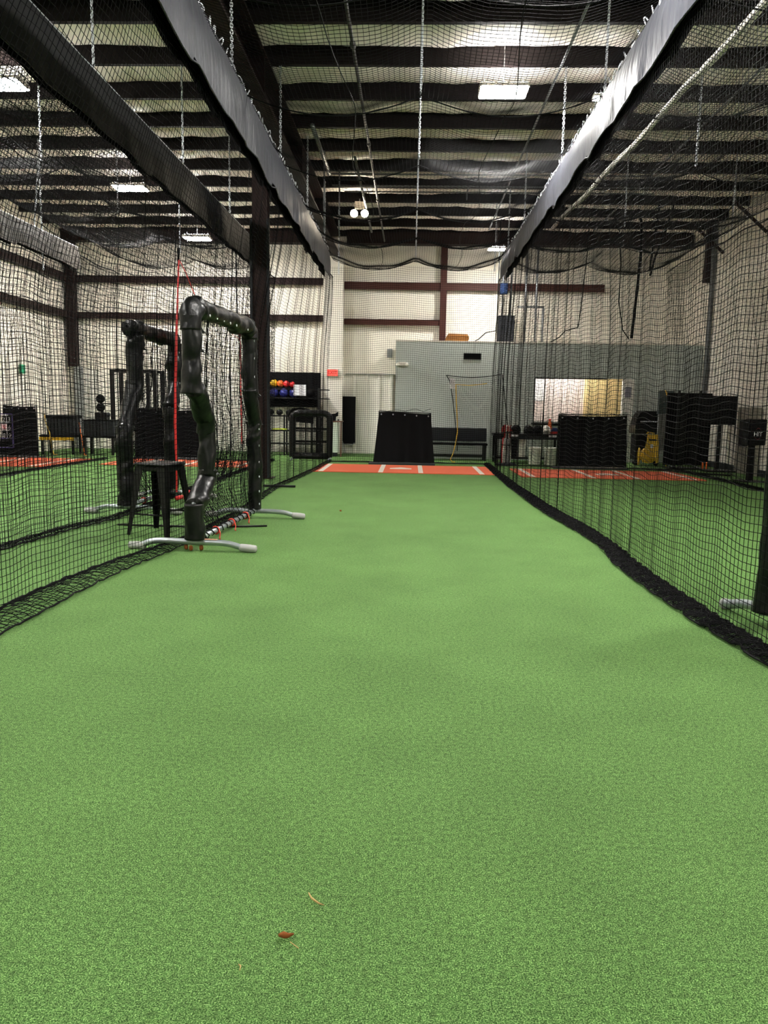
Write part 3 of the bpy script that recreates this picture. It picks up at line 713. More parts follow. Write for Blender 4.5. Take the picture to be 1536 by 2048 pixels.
def foot(par, y, x0, x1, zc=0.075, capm=None):
    """long bent ground tube across the screen with rubber ends"""
    p = smooth_path([(x0, y, 0.030), (x0 + 0.10, y, 0.035), (x0 + 0.24, y, zc), (0, y, zc), (x1 - 0.26, y, zc - 0.004), (x1 - 0.12, y, 0.042), (x1, y, 0.031)], 6)
    f = MB().tube(p, 0.026, 12).build('foot', M_galv, par)
    for a, b in ((p[0], p[3]), (p[-1], p[-4])):
        d = (b - a).normalized(); q = [a - d * 0.012, a - d * 0.004, a + d * 0.05, a + d * 0.12, a + d * 0.135]
        MB().tube(q, [0.018, 0.030, 0.034, 0.033, 0.027], 12).build('end_cap', M_dirt, f)
    return f

def screen_net(par, yn, yf, z0, z1, seed, bel=0.10):
    def P(u, v):
        zz = z0 + (z1 - z0) * v; a = yn(zz); b = yf(zz); y = a + (b - a) * u
        x = bel * np.sin(pi * u) * np.sin(pi * np.clip(v * 1.05, 0, 1)) ** 0.7 * -1 + 0.018 * np.sin(u * 21 + seed + v * 3) + 0.015 * np.sin(u * 37 + v * 6) - 0.10 * np.exp(-((v - 0.16) / 0.12) ** 2) * np.sin(pi * u)
        z = zz - 0.05 * np.sin(pi * u) * (1 - v) * np.sin(pi * v) + 0.02 * np.sin(u * 9 + seed) * np.sin(pi * v)
        return np.stack([x, y, z], -1)
    us = np.linspace(0, 1, 44); vs = np.linspace(0, 1, 52)
    A = P(*np.meshgrid(us, np.linspace(0, 1, 40), indexing='ij')); B = P(*np.meshgrid(np.linspace(0, 1, 40), vs, indexing='ij')).transpose(1, 0, 2)
    arr = [(A, (1, 0, 0), 0.0024), (B, (0, 0, 1), 0.0024)]
    # slack second layer gathered low in the frame
    def P2(u, v):
        p = P(u, 0.03 + 0.36 * v); p[..., 0] -= 0.05 + 0.06 * np.sin(pi * u) * np.sin(pi * v); p[..., 2] -= 0.10 * np.sin(pi * u) * v * 0.7; return p
    A = P2(*np.meshgrid(us, np.linspace(0, 1, 16), indexing='ij')); B = P2(*np.meshgrid(np.linspace(0, 1, 40), np.linspace(0, 1, 22), indexing='ij')).transpose(1, 0, 2)
    arr += [(A, (1, 0, 0), 0.0024), (B, (0, 0, 1), 0.0024)]
    link('mesh_panel', string_mesh('screen_net', arr, 0.0018, M_net), par)

# screen 1: stands along the left net of the centre lane, X = -1.76
s1 = thing('pitching_screen', 'tall black padded pitching screen with notched post beside the centre lane', 'screen', (-1.76, 7.4, 0), R(-3.5))
Yn, Yfa = -1.0, 0.98
near = [(0, Yn, 0.10), (0, Yn, 0.40), (0, Yn + 0.36, 0.60), (0, Yn + 0.36, 1.06), (0, Yn, 1.38), (0, Yn, 2.01)]
far = [(0, Yfa, 0.10), (0, Yfa, 1.06), (0, Yfa - 0.17, 1.34), (0, Yfa - 0.17, 2.01)]
fp = MB()
fp.tube(near + [(0, Yn + 0.10, 2.045), (0, Yfa - 0.25, 2.045)] + far[::-1], 0.022, 8); fp.build('frame', M_galv, s1)
for sd, seg, rr in ((1, [near[0], near[1]], .078), (2, [(0, Yn + 0.02, .37), (0, Yn + .36, .58), (0, Yn + .37, .66)], .080), (3, [(0, Yn + .36, .62), (0, Yn + .36, 1.06)], .074),
                    (4, [(0, Yn + .37, 1.00), (0, Yn + .33, 1.12), (0, Yn + .05, 1.36)], .082), (5, [(0, Yn, 1.32), (0, Yn, 1.96)], .080), (6, [(0, Yn, 1.84), (0, Yn, 1.95), (0, Yn + 0.065, 2.035), (0, Yn + 0.17, 2.045)], .080)):
    pad_sleeve(seg, rr, sd, s1, 0.04)
pad_sleeve([(0, Yn + 0.10, 2.045), (0, Yfa - 0.24, 2.045)], 0.080, 11, s1, 0.05)
pad_sleeve([(0, Yfa - 0.30, 2.04), (0, Yfa - 0.17, 2.0), (0, Yfa - 0.17, 1.92)], 0.086, 12, s1, 0.08)
pad_sleeve([(0, Yfa - 0.17, 1.97), (0, Yfa - 0.17, 1.36)], 0.076, 13, s1, 0.08)
pad_sleeve([(0, Yfa - 0.17, 1.40), (0, Yfa - 0.15, 1.28), (0, Yfa, 1.04)], 0.078, 14, s1, 0.08)
pad_sleeve([(0, Yfa, 1.04), (0, Yfa, 0.10)], 0.072, 15, s1, 0.03)
for pt, d_, o_, sz_ in (((0.05, Yn + .05, 1.36), (0, 0, 1), (.5, .8, -.2), .13), ((0.05, Yn + .30, 1.06), (0, 0, 1), (.5, .8, -.1), .11), ((0.06, Yn + .34, .66), (0, 1, .3), (.6, .6, -.5), .13),
                        ((0.05, Yn + .05, .42), (0, .3, 1), (.6, .8, .2), .14), ((0.05, Yn + .05, 1.86), (0, 0, 1), (.5, .8, -.4), .12), ((0.05, Yn + .04, 1.70), (0, 0, 1), (.6, .7, -.5), .10),
                        ((0.05, Yfa - .02, 1.06), (0, 1, .4), (.8, .3, -.6), .10), ((0.05, Yn + .06, .14), (0, .7, 1), (.3, .9, -.7), .16), ((0.05, Yfa - .12, 1.36), (0, 0, 1), (.7, .4, -.4), .10)):
    flap(s1, pt, d_, o_, sz_)
grommets(s1, [(0, Yfa - .17, z) for z in (1.9, 1.72, 1.53)] + [(0, Yfa - .10, 1.24)] + [(0, Yfa, z) for z in (0.98, .80, .62, .46, .30, .16)], (0.062, -0.045, 0))
grommets(s1, [(0, Yn + 0.3 + 0.2 * i, 1.99) for i in range(7)], (0.066, 0, 0.0))
bb = MB().tube([(0.0, Yn, 0.085), (0.0, -0.1, 0.078), (0, Yfa, 0.085)], 0.026, 10).build('base_rail', M_galv, s1)
MB().tube([(0.002 + 0.033 * sin(i * 1.3), Yn + 0.12 + (Yfa - Yn - 0.24) * i / 60, 0.085 + 0.033 * cos(i * 1.3)) for i in range(61)], 0.006, 5).build('lacing_cord', M_rope, s1)
for y in (-0.42, 0.08, 0.58):
    tie = MB().ring((0, y, 0.082), 0.034, 0.0075, 'y', 12, 6).build('red_tie', M_tie, s1)
    MB().tube([(0.035, y, 0.085), (0.05, y - 0.02, 0.05), (0.045, y - 0.03, 0.012), (0.06, y - 0.05, 0.010)], 0.006, 5).build('tie_tail', M_tie, tie)
foot(s1, Yn, -0.57, 0.53); foot(s1, Yfa, -0.55, 0.55)
MB().box(0.06, 0.20, Yn - 0.015, Yn + 0.015, 0.099, 0.1025).build('sticker', mat('peach_sticker', srgb(232, 170, 140), 0.6), s1)
for x, y in ((-0.02, -0.03), (0.06, 0.0), (-0.08, 0.02)):
    MB().lathe([(0.012, 0), (0.018, 0.012), (0.018, 0.03), (0.010, 0.045)], (x, Yn + y, 0.005), 8).build('bolt', M_leafb, s1)
ynf = lambda z: np.interp(z, [0.1, .4, .6, 1.06, 1.38, 2.1], [Yn, Yn, Yn + .36, Yn + .36, Yn, Yn]); yff = lambda z: np.interp(z, [0, 1.06, 1.34, 2.1], [Yfa, Yfa, Yfa - .17, Yfa - .17])
screen_net(s1, ynf, yff, 0.10, 2.10, 1)

# screen 2: along the second net, further back
s2 = thing('pitching_screen', 'second black padded pitching screen behind the stool, narrower at the top', 'screen', (-3.16, 9.4, 0), R(-1.0))
Yn, Yfa = -0.92, 0.78
near = [(0, Yn, 0.10), (0, Yn, 0.98), (0, Yn + 0.36, 1.42), (0, Yn + 0.36, 2.02)]; far = [(0, Yfa - 0.15, 0.10), (0, Yfa - 0.15, 1.20), (0, Yfa + 0.1, 1.45), (0, Yfa + 0.1, 2.02)]
MB().tube(near + [(0, Yn + .45, 2.06), (0, Yfa + .02, 2.06)] + far[::-1], 0.022, 8).build('frame', M_galv, s2)
pad_sleeve([near[0], near[1]], 0.092, 21, s2, 0.04); pad_sleeve([(0, Yn + .0, .94), (0, Yn + .30, 1.36), (0, Yn + .36, 1.46)], 0.086, 22, s2, 0.08)
pad_sleeve([(0, Yn + .36, 1.44), (0, Yn + .36, 2.0)], 0.095, 23, s2, 0.06); pad_sleeve([(0, Yn + .22, 2.07), (0, Yfa + .08, 2.06)], 0.085, 24, s2, 0.10)
pad_sleeve([(0, Yfa + .1, 2.02), (0, Yfa + .1, 1.44)], 0.09, 25, s2, 0.08); pad_sleeve([(0, Yfa + .1, 1.48), (0, Yfa - .15, 1.18)], 0.088, 26, s2, 0.08)
pad_sleeve([(0, Yfa - .15, 1.18), (0, Yfa - .15, 0.12)], 0.085, 27, s2, 0.04)
for pt, d_, o_, sz_ in (((-.02, Yn + .28, 2.08), (0, 0, 1), (-.1, -1, .1), .14), ((.05, Yn + .42, 1.90), (0, .2, 1), (.3, .9, -.5), .16), ((.05, Yfa + .08, 1.44), (0, 0, 1), (.4, .9, -.2), .14), ((.05, Yn + .02, .98), (0, 0, 1), (.6, .6, -.3), .12)):
    flap(s2, pt, d_, o_, sz_)
grommets(s2, [(0, Yfa + .1, z) for z in (1.9, 1.7, 1.5)] + [(0, Yfa - .15, z) for z in (1.05, .85, .65, .45)], (0.075, -0.05, 0))
MB().tube([(0, Yn, 0.085), (0, Yfa - .15, 0.085)], 0.026, 10).build('base_rail', M_galv, s2)
for y in (-0.4, 0.1):
    MB().ring((0, y, 0.085), 0.034, 0.0075, 'y', 12, 6).build('red_tie', M_tie, s2)
foot(s2, Yn, -0.47, 0.62); foot(s2, Yfa - .15, -0.5, 0.6)
screen_net(s2, lambda z: np.interp(z, [0, .98, 1.42, 2.1], [Yn, Yn, Yn + .36, Yn + .36]), lambda z: np.interp(z, [0, 1.2, 1.45, 2.1], [Yfa - .15, Yfa - .15, Yfa + .1, Yfa + .1]), 0.10, 2.05, 4, 0.06)

# screen 3: only its near post shows at the right edge
s3 = thing('pitching_screen', 'black padded screen with grey foot cut off by the right photo edge', 'screen', (2.15, 4.50, 0), R(0))
MB().tube([(-0.005, 0, 0.08), (-0.005, 0, 1.0), (0.30, 0, 1.18), (0.34, 0, 1.95), (1.6, 0, 1.95), (1.6, 0, 0.08)], 0.022, 8).build('frame', M_galv, s3)
pad_sleeve([(-0.005, 0, 0.08), (-0.005, 0, 0.5), (-0.003, 0, 1.02)], 0.085, 31, s3, 0.03, fold=0.2); pad_sleeve([(0.0, 0, 1.0), (0.30, 0, 1.22), (0.34, 0, 1.9)], 0.085, 32, s3, 0.04)
pad_sleeve([(0.34, 0, 1.95), (1.6, 0, 1.95)], 0.085, 33, s3, 0.04); pad_sleeve([(1.6, 0, 1.95), (1.6, 0, 0.1)], 0.085, 34, s3, 0.04)
p = smooth_path([(-0.11, 0.40, 0.028), (-0.10, 0.32, 0.045), (-0.06, 0.16, 0.085), (-0.01, -0.02, 0.085), (0.05, -0.28, 0.085), (0.10, -0.48, 0.03)], 6)
f3 = MB().tube(p, 0.030, 12).build('foot', M_galv, s3); MB().tube([p[0], p[1], p[3]], [0.03, 0.036, 0.035], 12).build('end_cap', M_dirt, f3)
MB().tube([(-0.06, 0, 0.085), (1.6, 0, 0.085)], 0.026, 10).build('base_rail', M_galv, s3)

# ------------------------------------------------------------------ black metal stool
st = thing('metal_stool', 'black metal bar stool standing in the aisle between the nets', 'stool', (-2.38, 7.25, 0), R(-17))
sb = MB(); sb.bbox(-0.18, 0.18, -0.18, 0.18, 0.655, 0.685, 0.015); sb.bbox(-0.165, 0.165, -0.165, 0.165, 0.605, 0.656, 0.012); sb.build('seat', M_blackmetal, st)
for sx in (-1, 1):
    for sy in (-1, 1):
        top = (0.150 * sx, 0.150 * sy, 0.65); bot = (0.215 * sx, 0.215 * sy, 0.0)
        lb = MB()
        for (ax, ay) in ((1, 0), (0, 1)):
            q = []
            for (px_, py_, pz_), wd in ((top, 0.09), (bot, 0.035)):
                q += [(px_ + 0.012 * sx, py_ + 0.012 * sy, pz_), (px_ + 0.012 * sx - ax * sx * wd, py_ + 0.012 * sy - ay * sy * wd, pz_)]
            tq = [(a[0] - (ay * sx) * 0.006, a[1] - (ax * sy) * 0.006, a[2]) for a in q]
            lb.add(q + tq, [(0, 1, 3, 2), (4, 6, 7, 5), (0, 4, 5, 1), (2, 3, 7, 6), (0, 2, 6, 4), (1, 5, 7, 3)])
        lb.build('leg', M_blackmetal, st)
for z, d in ((0.20, 0.197), (0.24, 0.193)):
    if z == 0.20: 
        MB().tube([(-d, -d, z), (d, -d, z)], 0.009, 6).build('stretcher', M_blackmetal, st); MB().tube([(-d, d, z), (d, d, z)], 0.009, 6).build('stretcher', M_blackmetal, st)
    else:
        MB().tube([(-d, -d, z), (-d, d, z)], 0.009, 6).build('stretcher', M_blackmetal, st); MB().tube([(d, -d, z), (d, d, z)], 0.009, 6).build('stretcher', M_blackmetal, st)
tag(MB().tube([(-2.95, 7.62, 0.012), (-2.3, 7.58, 0.014), (-1.85, 7.62, 0.014), (-1.45, 7.75, 0.012)], 0.010, 6).build('floor_rod', M_blackmetal), 'thin black rod lying on the turf behind the stool', 'rod')
tag(MB().tube([(-2.2, 11.45, 0.03), (-1.9, 11.46, 0.03), (-1.72, 11.5, 0.025)], 0.018, 6).build('floor_rod', M_blackmetal), 'short black pipe end poking out under the left net', 'rod')

# red resistance bands
def ribbon(pts, ws, th, name, m, par):
    b = MB(); P = [Vector(p) for p in pts]; V = []
    for p, w_ in zip(P, ws):
        V += [p + Vector((0, -w_ / 2, 0)), p + Vector((0, w_ / 2, 0)), p + Vector((th, w_ / 2, 0)), p + Vector((th, -w_ / 2, 0))]
    F = [(4*i+k, 4*i+(k+1) % 4, 4*i+4+(k+1) % 4, 4*i+4+k) for i in range(len(P) - 1) for k in range(4)] + [(3, 2, 1, 0), (4*len(P)-4, 4*len(P)-3, 4*len(P)-2, 4*len(P)-1)]
    b.add(V, F, False); return b.build(name, m, par)
rb = thing('resistance_band', 'long red elastic band stretched down behind the stool', 'band', (-2.98, 9.6, 0))
ribbon([(0.03, 0.28, 3.02), (0.03, 0.25, 2.9), (0.03, 0.16, 2.4), (0.03, 0.12, 2.2), (0.03, 0.03, 1.5), (0.03, -0.02, 1.0), (0.03, 0.0, 0.5)], [.035, .035, .04, .06, .075, .08, .05], 0.012, 'band', M_red, rb)
ribbon([(0.03, 0.0, 0.5), (0.03, 0.0, 0.30), (0.02, 0.02, 0.12)], [.05, .03, .03], 0.012, 'lower_strand', M_red, rb)
MB().tube([(0.02, 0.30, 3.00), (0.03, 0.28, 3.10), (0.03, 0.27, 3.16)], 0.016, 6).build('black_strap', M_black, rb)
ribbon([(0.03, 0.30, 3.02), (0.03, 0.55, 2.92), (0.03, 0.95, 2.70), (0.03, 1.3, 2.45)], [.03, .03, .03, .03], 0.008, 'slack_strand', M_red, rb)
MB().tube([(0.06, -0.10, 0.06), (0.08, 0.10, 0.05)], 0.028, 8).build('handle', M_red, rb); MB().tube([(0.06, 0.25, 0.06), (0.08, 0.40, 0.08)], 0.028, 8).build('handle', M_red, rb)
rb2 = thing('resistance_band', 'second red elastic band seen through the mesh of the near screen', 'band', (-2.98, 13.3, 0))
ribbon([(0.03, 0.0, 2.5), (0.03, 0.05, 2.0), (0.03, 0.08, 1.2), (0.03, 0.10, 0.55)], [.10, .07, .06, .06], 0.012, 'band', M_red, rb2)
ribbon([(0.03, -0.9, 2.42), (0.03, -0.5, 2.36), (0.03, 0.0, 2.34)], [.03, .03, .03], 0.01, 'slack_strand', M_red, rb2)
MB().tube([(0.0, 0, 2.48), (-0.01, 0, 3.0), (-0.02, 0, 3.80)], 0.012, 6).build('black_strap', M_black, rb2)

# ------------------------------------------------------------------ pocket target net
tg = thing('pitching_target', 'square padded pitching target with net pockets at the left lane end', 'target', (-2.24, 17.35, 0), R(0))
W_, H_ = 0.42, 1.06
cor = smooth_path([(-W_, 0, 0.08), (-W_, 0, 0.2), (-W_, 0, H_ - .16), (-W_ + .03, 0, H_ - .05), (-W_ + .14, 0, H_), (0, 0, H_ + 0.005), (W_ - .14, 0, H_), (W_ - .03, 0, H_ - .05), (W_, 0, H_ - .16), (W_, 0, .2), (W_, 0, .08)], 5)
MB().tube(cor, 0.072, 12).build('padded_frame', M_pad, tg)
MB().tube([(-W_, 0, 0.10), (W_, 0, 0.10)], 0.072, 12).build('bottom_pad', M_pad, tg)
def TP(u, v): return np.stack([(u - .5) * 2 * W_ * .9, 0.03 + 0.10 * np.abs(np.sin(3 * pi * u)) * np.abs(np.sin(3 * pi * v)), 0.14 + (H_ - .2) * v], -1)
A = TP(*np.meshgrid(np.linspace(0, 1, 25), np.linspace(0, 1, 30), indexing='ij')); B = TP(*np.meshgrid(np.linspace(0, 1, 30), np.linspace(0, 1, 28), indexing='ij')).transpose(1, 0, 2)
link('pocket_net', string_mesh('pocket_net', [(A, (0, 1, 0), .003), (B, (0, 1, 0), .003)], .003, M_net), tg)
for i in (1, 2):
    MB().box(-W_ + .05, W_ - .05, 0.0, 0.012, 0.14 + (H_ - .2) * i / 3 - .022, 0.14 + (H_ - .2) * i / 3 + .022).build('pocket_strap', M_black, tg)
    MB().box(-W_ + .9 * 2 * W_ * i / 3 + .03, -W_ + .9 * 2 * W_ * i / 3 + .055, -0.004, 0.008, 0.14, H_ - .05).build('pocket_strap', M_black, tg)
for x in (-W_, W_): MB().tube([(x, -0.28, 0.03), (x, 0, 0.045), (x, 0.32, 0.03)], 0.022, 8).build('foot', M_galv, tg)

# ------------------------------------------------------------------ ball rack, rower and weights at the back left
rk = thing('ball_rack', 'black wall board rack holding exercise balls at the back', 'rack', (-3.0, 19.75, 0))
MB().box(-1.0, 0.68, 0.05, 0.09, 1.18, 2.06).build('board', M_black, rk)
for z in (1.42,): MB().box(-1.0, 0.70, -0.28, 0.05, z - 0.02, z).build('shelf', M_blackmetal, rk)
for z in (1.40, 1.62): MB().tube([(-1.0, -0.28, z), (0.95, -0.28, z)], 0.012, 6).build('rail', M_blackmetal, rk)
for x in (-0.98, 0.66): MB().box(x - 0.02, x + 0.02, -0.28, 0.05, 0, 1.66).build('upright', M_blackmetal, rk)
MB().box(0.05, 0.36, -0.33, -0.325, 1.47, 1.74).build('paper_sign', M_paper, rk)
BL = [(-0.48, 1.42, .115, M_ballblue, 'blue'), (-0.23, 1.42, .115, M_ballblue, 'blue'), (0.02, 1.42, .115, M_ballblue, 'blue'), (0.44, 1.42, .115, M_black, 'black')]
for i, (x, z, r, m_, c) in enumerate(BL):
    o = MB().ball((0, 0, 0), r, 16).build('medicine_ball', m_); o.location = (-3.0 + x, 19.63, z + r)
    tag(o, ['leftmost blue medicine ball on the rack shelf', 'second blue medicine ball on the rack shelf', 'third blue medicine ball behind the white paper sign', 'black medicine ball at the right end of the rack shelf'][i], 'ball', 'medicine balls on the rack')
MB().box(-0.9, -0.06, -0.10, 0.05, 1.655, 1.675).build('shelf', M_blackmetal, rk)
for i, (x, r, m_, lab) in enumerate([(-0.50, .10, M_yellow, 'yellow ball on the upper shelf of the rack'), (-0.33, .09, M_orange, 'orange ball on the upper shelf of the rack'), (-0.18, .085, M_red, 'left red ball on the upper shelf of the rack'), (-0.03, .075, M_red, 'right smaller red ball on the upper shelf of the rack')]):
    o = MB().ball((0, 0, 0), r, 16).build('exercise_ball', m_); o.location = (-3.0 + x, 19.72, 1.675 + r); tag(o, lab, 'ball', 'balls on the upper rack shelf')

dr = thing('dumbbell_rack', 'black low rack of round weights under the ball board', 'rack', (-3.05, 19.1, 0))
for z in (0.98, 0.62, 0.30): MB().box(-0.75, 0.85, -0.20, 0.20, z - 0.03, z).build('shelf', M_blackmetal, dr)
for x in (-0.74, -0.05, 0.84):
    for y in (-0.19, 0.19): MB().box(x - .018, x + .018, y - .018, y + .018, 0, 1.0).build('leg', M_blackmetal, dr)
MB().box(-0.35, 0.02, -0.21, -0.2, 0.63, 0.665).build('yellow_label', mat('lime', srgb(190, 205, 60), 0.5), dr)
for i, x in enumerate((-0.42, -0.20, 0.03, 0.28, 0.52)):
    o = MB(); o.lathe([(0.02, -.10), (0.065, -.10), (0.07, -.06), (0.02, -.055), (0.02, .055), (0.07, .06), (0.065, .10), (0.02, .10)], (0, 0, 0), 12, 'y')
    q = o.build('dumbbell', M_blackmetal); q.location = (-3.05 + x, 19.1, 0.98 + .071); tag(q, ORD[i].replace('nearest', 'leftmost') + ' dumbbell along the top of the low rack', 'dumbbell', 'dumbbells on the low rack')
rm = thing('rowing_machine', 'black exercise machine with rounded shroud behind the pocket target', 'machine', (-2.62, 18.35, 0))
MB().grid(lambda u, v: (-0.30 + 0.6 * u, -0.05 + 0.20 * v, 0.98 + 0.20 * sin(pi * min(1, u * 1.0)) ** 0.4 * (1 if v < .9 else .8)), 16, 4).build('shroud', M_blackmetal, rm)
MB().prism([(-0.30, 0.86), (0.30, 0.80), (0.30, 1.02), (0.2, 1.15), (-0.2, 1.16), (-0.30, 1.02)], 0.0, 0.10, 'xz').build('body', M_black, rm)
for x in (-0.26, 0.26): MB().tube([(x, 0.05, 0), (x, 0.05, 0.9)], 0.022, 8).build('leg', M_blackmetal, rm)

pr = thing('power_rack', 'tall black steel weight rack at the back left', 'rack', (-6.75, 19.0, 0))
for x, y in ((-0.52, -.3), (-0.16, .3), (0.16, .3), (0.53, -.3), (-.52, .3), (.53, .3)): MB().box(x - .045, x + .045, y - .04, y + .04, 0, 2.02).build('upright', M_blackmetal, pr)
for y in (-.3, .3): MB().box(-.56, .57, y - .035, y + .035, 1.95, 2.02).build('crossbar', M_blackmetal, pr)
for z in (0.5, 1.0): MB().box(-.56, .57, .26, .34, z, z + .07).build('crossbar', M_blackmetal, pr)

# tables with training gear by the left wall
for i, (x0, x1, lab) in enumerate(((-8.62, -7.80, 'black table with yellow edge at the back left, left of the wrapped column'), (-7.62, -6.86, 'black table carrying the pitching machine right of the wrapped column'))):
    t = thing('gear_table', lab, 'table', ((x0 + x1) / 2, 17.9, 0), 0, 'gear tables at the left back'); hw = (x1 - x0) / 2
    MB().bbox(-hw, hw, -.25, .25, 0.40, 0.45, .008).build('tabletop', M_black, t)
    if i == 0: MB().box(-hw, hw, -.262, -.25, 0.33, 0.40).build('yellow_edge', M_yellow, t)
    for x in (-hw + .05, hw - .05):
        for y in (-.2, .2): MB().box(x - .025, x + .025, y - .025, y + .025, 0, 0.40).build('leg', M_blackmetal, t)
bx = thing('storage_box', 'dark grey storage box with black lid on the left gear table', 'box', (-8.15, 17.9, 0.45))
MB().bbox(-0.30, 0.32, -.2, .2, 0, 0.38, .01).build('body', M_dkgrey, bx); MB().bbox(-0.33, 0.35, -.22, .22, 0.38, 0.46, .02).build('lid', M_black, bx)
bx = thing('storage_box', 'low dark grey storage box on the right gear table', 'box', (-7.24, 17.9, 0.45))
MB().bbox(-0.36, 0.36, -.2, .2, 0, 0.34, .01).build('body', M_dkgrey, bx); MB().bbox(-0.365, 0.365, -.205, .205, 0.34, 0.37, .008).build('lid', M_black, bx)
pm = thing('pitching_machine', 'black two-wheel pitching machine standing on the low box', 'machine', (-7.22, 17.9, 0.82))
MB().bbox(-.14, .14, -.12, .12, 0, .17, .02).build('base', M_blackmetal, pm)
MB().tube([(0, 0, .16), (0, 0, .30)], .035, 8).build('post', M_blackmetal, pm)
for z in (.28, .48): MB().lathe([(.03, -.04), (.085, -.04), (.10, -.02), (.10, .02), (.085, .04), (.03, .04)], (-.03, 0, z), 16, 'y').build('wheel', M_black, pm)
MB().box(-.02, .20, -.02, .02, .36, .385).build('arm', M_blackmetal, pm)
MB().lathe([(.05, -.05), (.05, .05)], (.14, -.02, .12), 12, 'y').build('motor', M_dkgrey, pm)
tag(MB().box(XL + .058, XL + .075, 17.55, 17.8, 1.85, 2.05).build('wall_notice', M_green), 'small green notice on the left wall', 'notice')
for p_, lab in (([(-8.45, 17.6, 0.95), (-8.42, 17.58, .75), (-8.33, 17.57, .5), (-8.3, 17.56, .2), (-8.22, 17.5, .012), (-8.1, 17.4, .012)], 'yellow cable running off the left gear table'),
                ([(-7.62, 17.55, 0.75), (-7.57, 17.54, .4), (-7.5, 17.5, .012), (-7.42, 17.4, .012)], 'orange cable leaning on the right gear table')):
    tag(MB().tube(p_, 0.011, 6).build('power_cable', M_cord if 'yellow' in lab else M_orange), lab, 'cable')

# ------------------------------------------------------------------ things along the back wall centre
ex = thing('exit_sign', 'red illuminated exit sign on the boxed white column', 'sign', (-2.02, YB - 0.42, 1.97))
MB().bbox(-.15, .15, -.05, 0, 0, .19, .008).build('housing', M_white, ex)
MB().box(-.135, .135, -.056, -.05, .015, .175).build('face', M_exit, ex)
o = link('lettering', text_mesh('lettering', 'EXIT', .12, mat('exit_letter', srgb(120, 10, 10), .5)), ex, (0, -.058, .095)); o.rotation_euler = (R(90), 0, 0)
bp_ = thing('leaning_board', 'tall black panel leaning on the ribbed white wall', 'panel', (-1.62, YB - 0.22, 0.26))
MB().bbox(-.185, .185, -.04, .03, 0, 1.22, .008).build('board', M_black, bp_)
for z in (0.02,): MB().tube([(.17, -.05, z), (.10, -.06, z - .05), (-.1, -.05, z - .03)], .012, 6).build('strap', M_greyplastic, bp_)
cb = thing('white_cabinet', 'narrow white cabinet with brown top by the pocket target', 'cabinet', (-1.91, 19.0, 0))
MB().box(-.14, .13, -.2, .2, 0.10, 0.84).build('body', mat('pale_green_white', srgb(212, 222, 208), .5), cb); MB().box(-.13, .10, -.18, .18, 0, 0.10).build('plinth', M_dkgrey, cb)
MB().box(-.15, .24, -.22, .22, 0.84, 0.865).build('top', M_wood, cb); MB().box(.20, .23, -.2, -.17, 0, .84).build('leg', M_wood, cb)
bg = thing('black_bag', 'small black slanted bag on the white cabinet', 'bag', (-1.93, 19.0, 0.865))
MB().prism([(-.12, 0), (.08, 0), (.09, .10), (.14, .12), (.14, .22), (.08, .18), (-.10, .16)], -.08, .08, 'xz').build('body', M_black, bg)
MB().ball((.15, 0, .025), .022, 8).build('clasp', M_blackmetal, bg)
cbk = thing('cable_bundle', 'bundle of grey cables hanging beside the black panel', 'cable', (-1.86, YB - 0.28, 0))
for i in range(4): MB().tube([(.02 * i, -.02, .62 - .05 * i), (.03 * i - .03, -.03, .42), (.05 + .03 * i, -.02, .22), (.03 + .05 * i, -.02, .012)], .009, 5).build('cable', M_greyplastic, cbk)
wv = thing('wall_vent', 'pale grey vent panel on the white wall left of the grey room', 'vent', (-0.58, YB - 0.075, 2.60))
MB().bbox(-.07, .07, -.02, .0, -.11, .11, .005).build('frame', M_greyplastic, wv)
for i in range(5): MB().box(-.055, .055, -.03, -.018, -.09 + i * .04, -.07 + i * .04).build('slat', M_greyplastic, wv)
el = thing('emergency_light', 'white emergency light with two heads on the grey wall', 'light', (-0.23, YW, 2.20))
MB().bbox(-.10, .10, -.06, 0, 0, .10, .01).build('housing', M_white, el)
for x in (-.11, .11): MB().lathe([(.02, .0), (.045, -.05), (.045, -.06)], (x, -.03, .04), 10, 'y').build('head', M_bucket, el)
vt = thing('wall_vent', 'black rectangular vent opening high on the grey wall', 'vent', (1.44, YW, 2.46))
v_ = MB()
for a in ((-.21, .21, -.012, 0, -.075, -.062), (-.21, .21, -.012, 0, .062, .075), (-.21, -.195, -.012, 0, -.062, .062), (.195, .21, -.012, 0, -.062, .062)): v_.box(*a)
v_.build('frame', M_blackmetal, vt); MB().box(-.195, .195, -.004, 0, -.062, .062).build('recess', M_black, vt)
for i in range(4): MB().box(-.19, .19, -.010, -.003, -.05 + i * .03, -.043 + i * .03).build('louvre', mat('vent_brown', srgb(46, 28, 28), .6) if i == 0 else M_black, vt)
bk_ = thing('wicker_basket', 'brown wicker basket on top of the grey room', 'basket', (1.07, 19.25, Zt + .03))
MB().prism([(-.29, 0), (.27, 0), (.30, .10), (.26, .19), (-.20, .20), (-.25, .12)], -.14, .14, 'xz').build('body', M_wicker, bk_)
for z in (.04, .09, .14): MB().tube([(-.285 + .3 * z, -.145, z), (.28 + .1 * z, -.145, z)], .012, 6).build('weave_band', M_wicker, bk_)
MB().ring((.30, 0, .10), .03, .008, 'x', 10, 5).build('handle', M_wood, bk_)
bn = thing('team_bench', 'long dark bench with backrest against the grey wall', 'bench', (1.15, 18.45, 0))
MB().bbox(-.85, .68, .20, .26, .44, .76, .01).build('backrest', M_dkgrey, bn)
MB().bbox(-.85, .68, -.15, .20, .36, .41, .01).build('seat', M_black, bn)
for x in (-.80, .62):
    for y in (-.12, .2): MB().box(x - .03, x + .03, y - .03, y + .03, 0, .36).build('leg', M_blackmetal, bn)
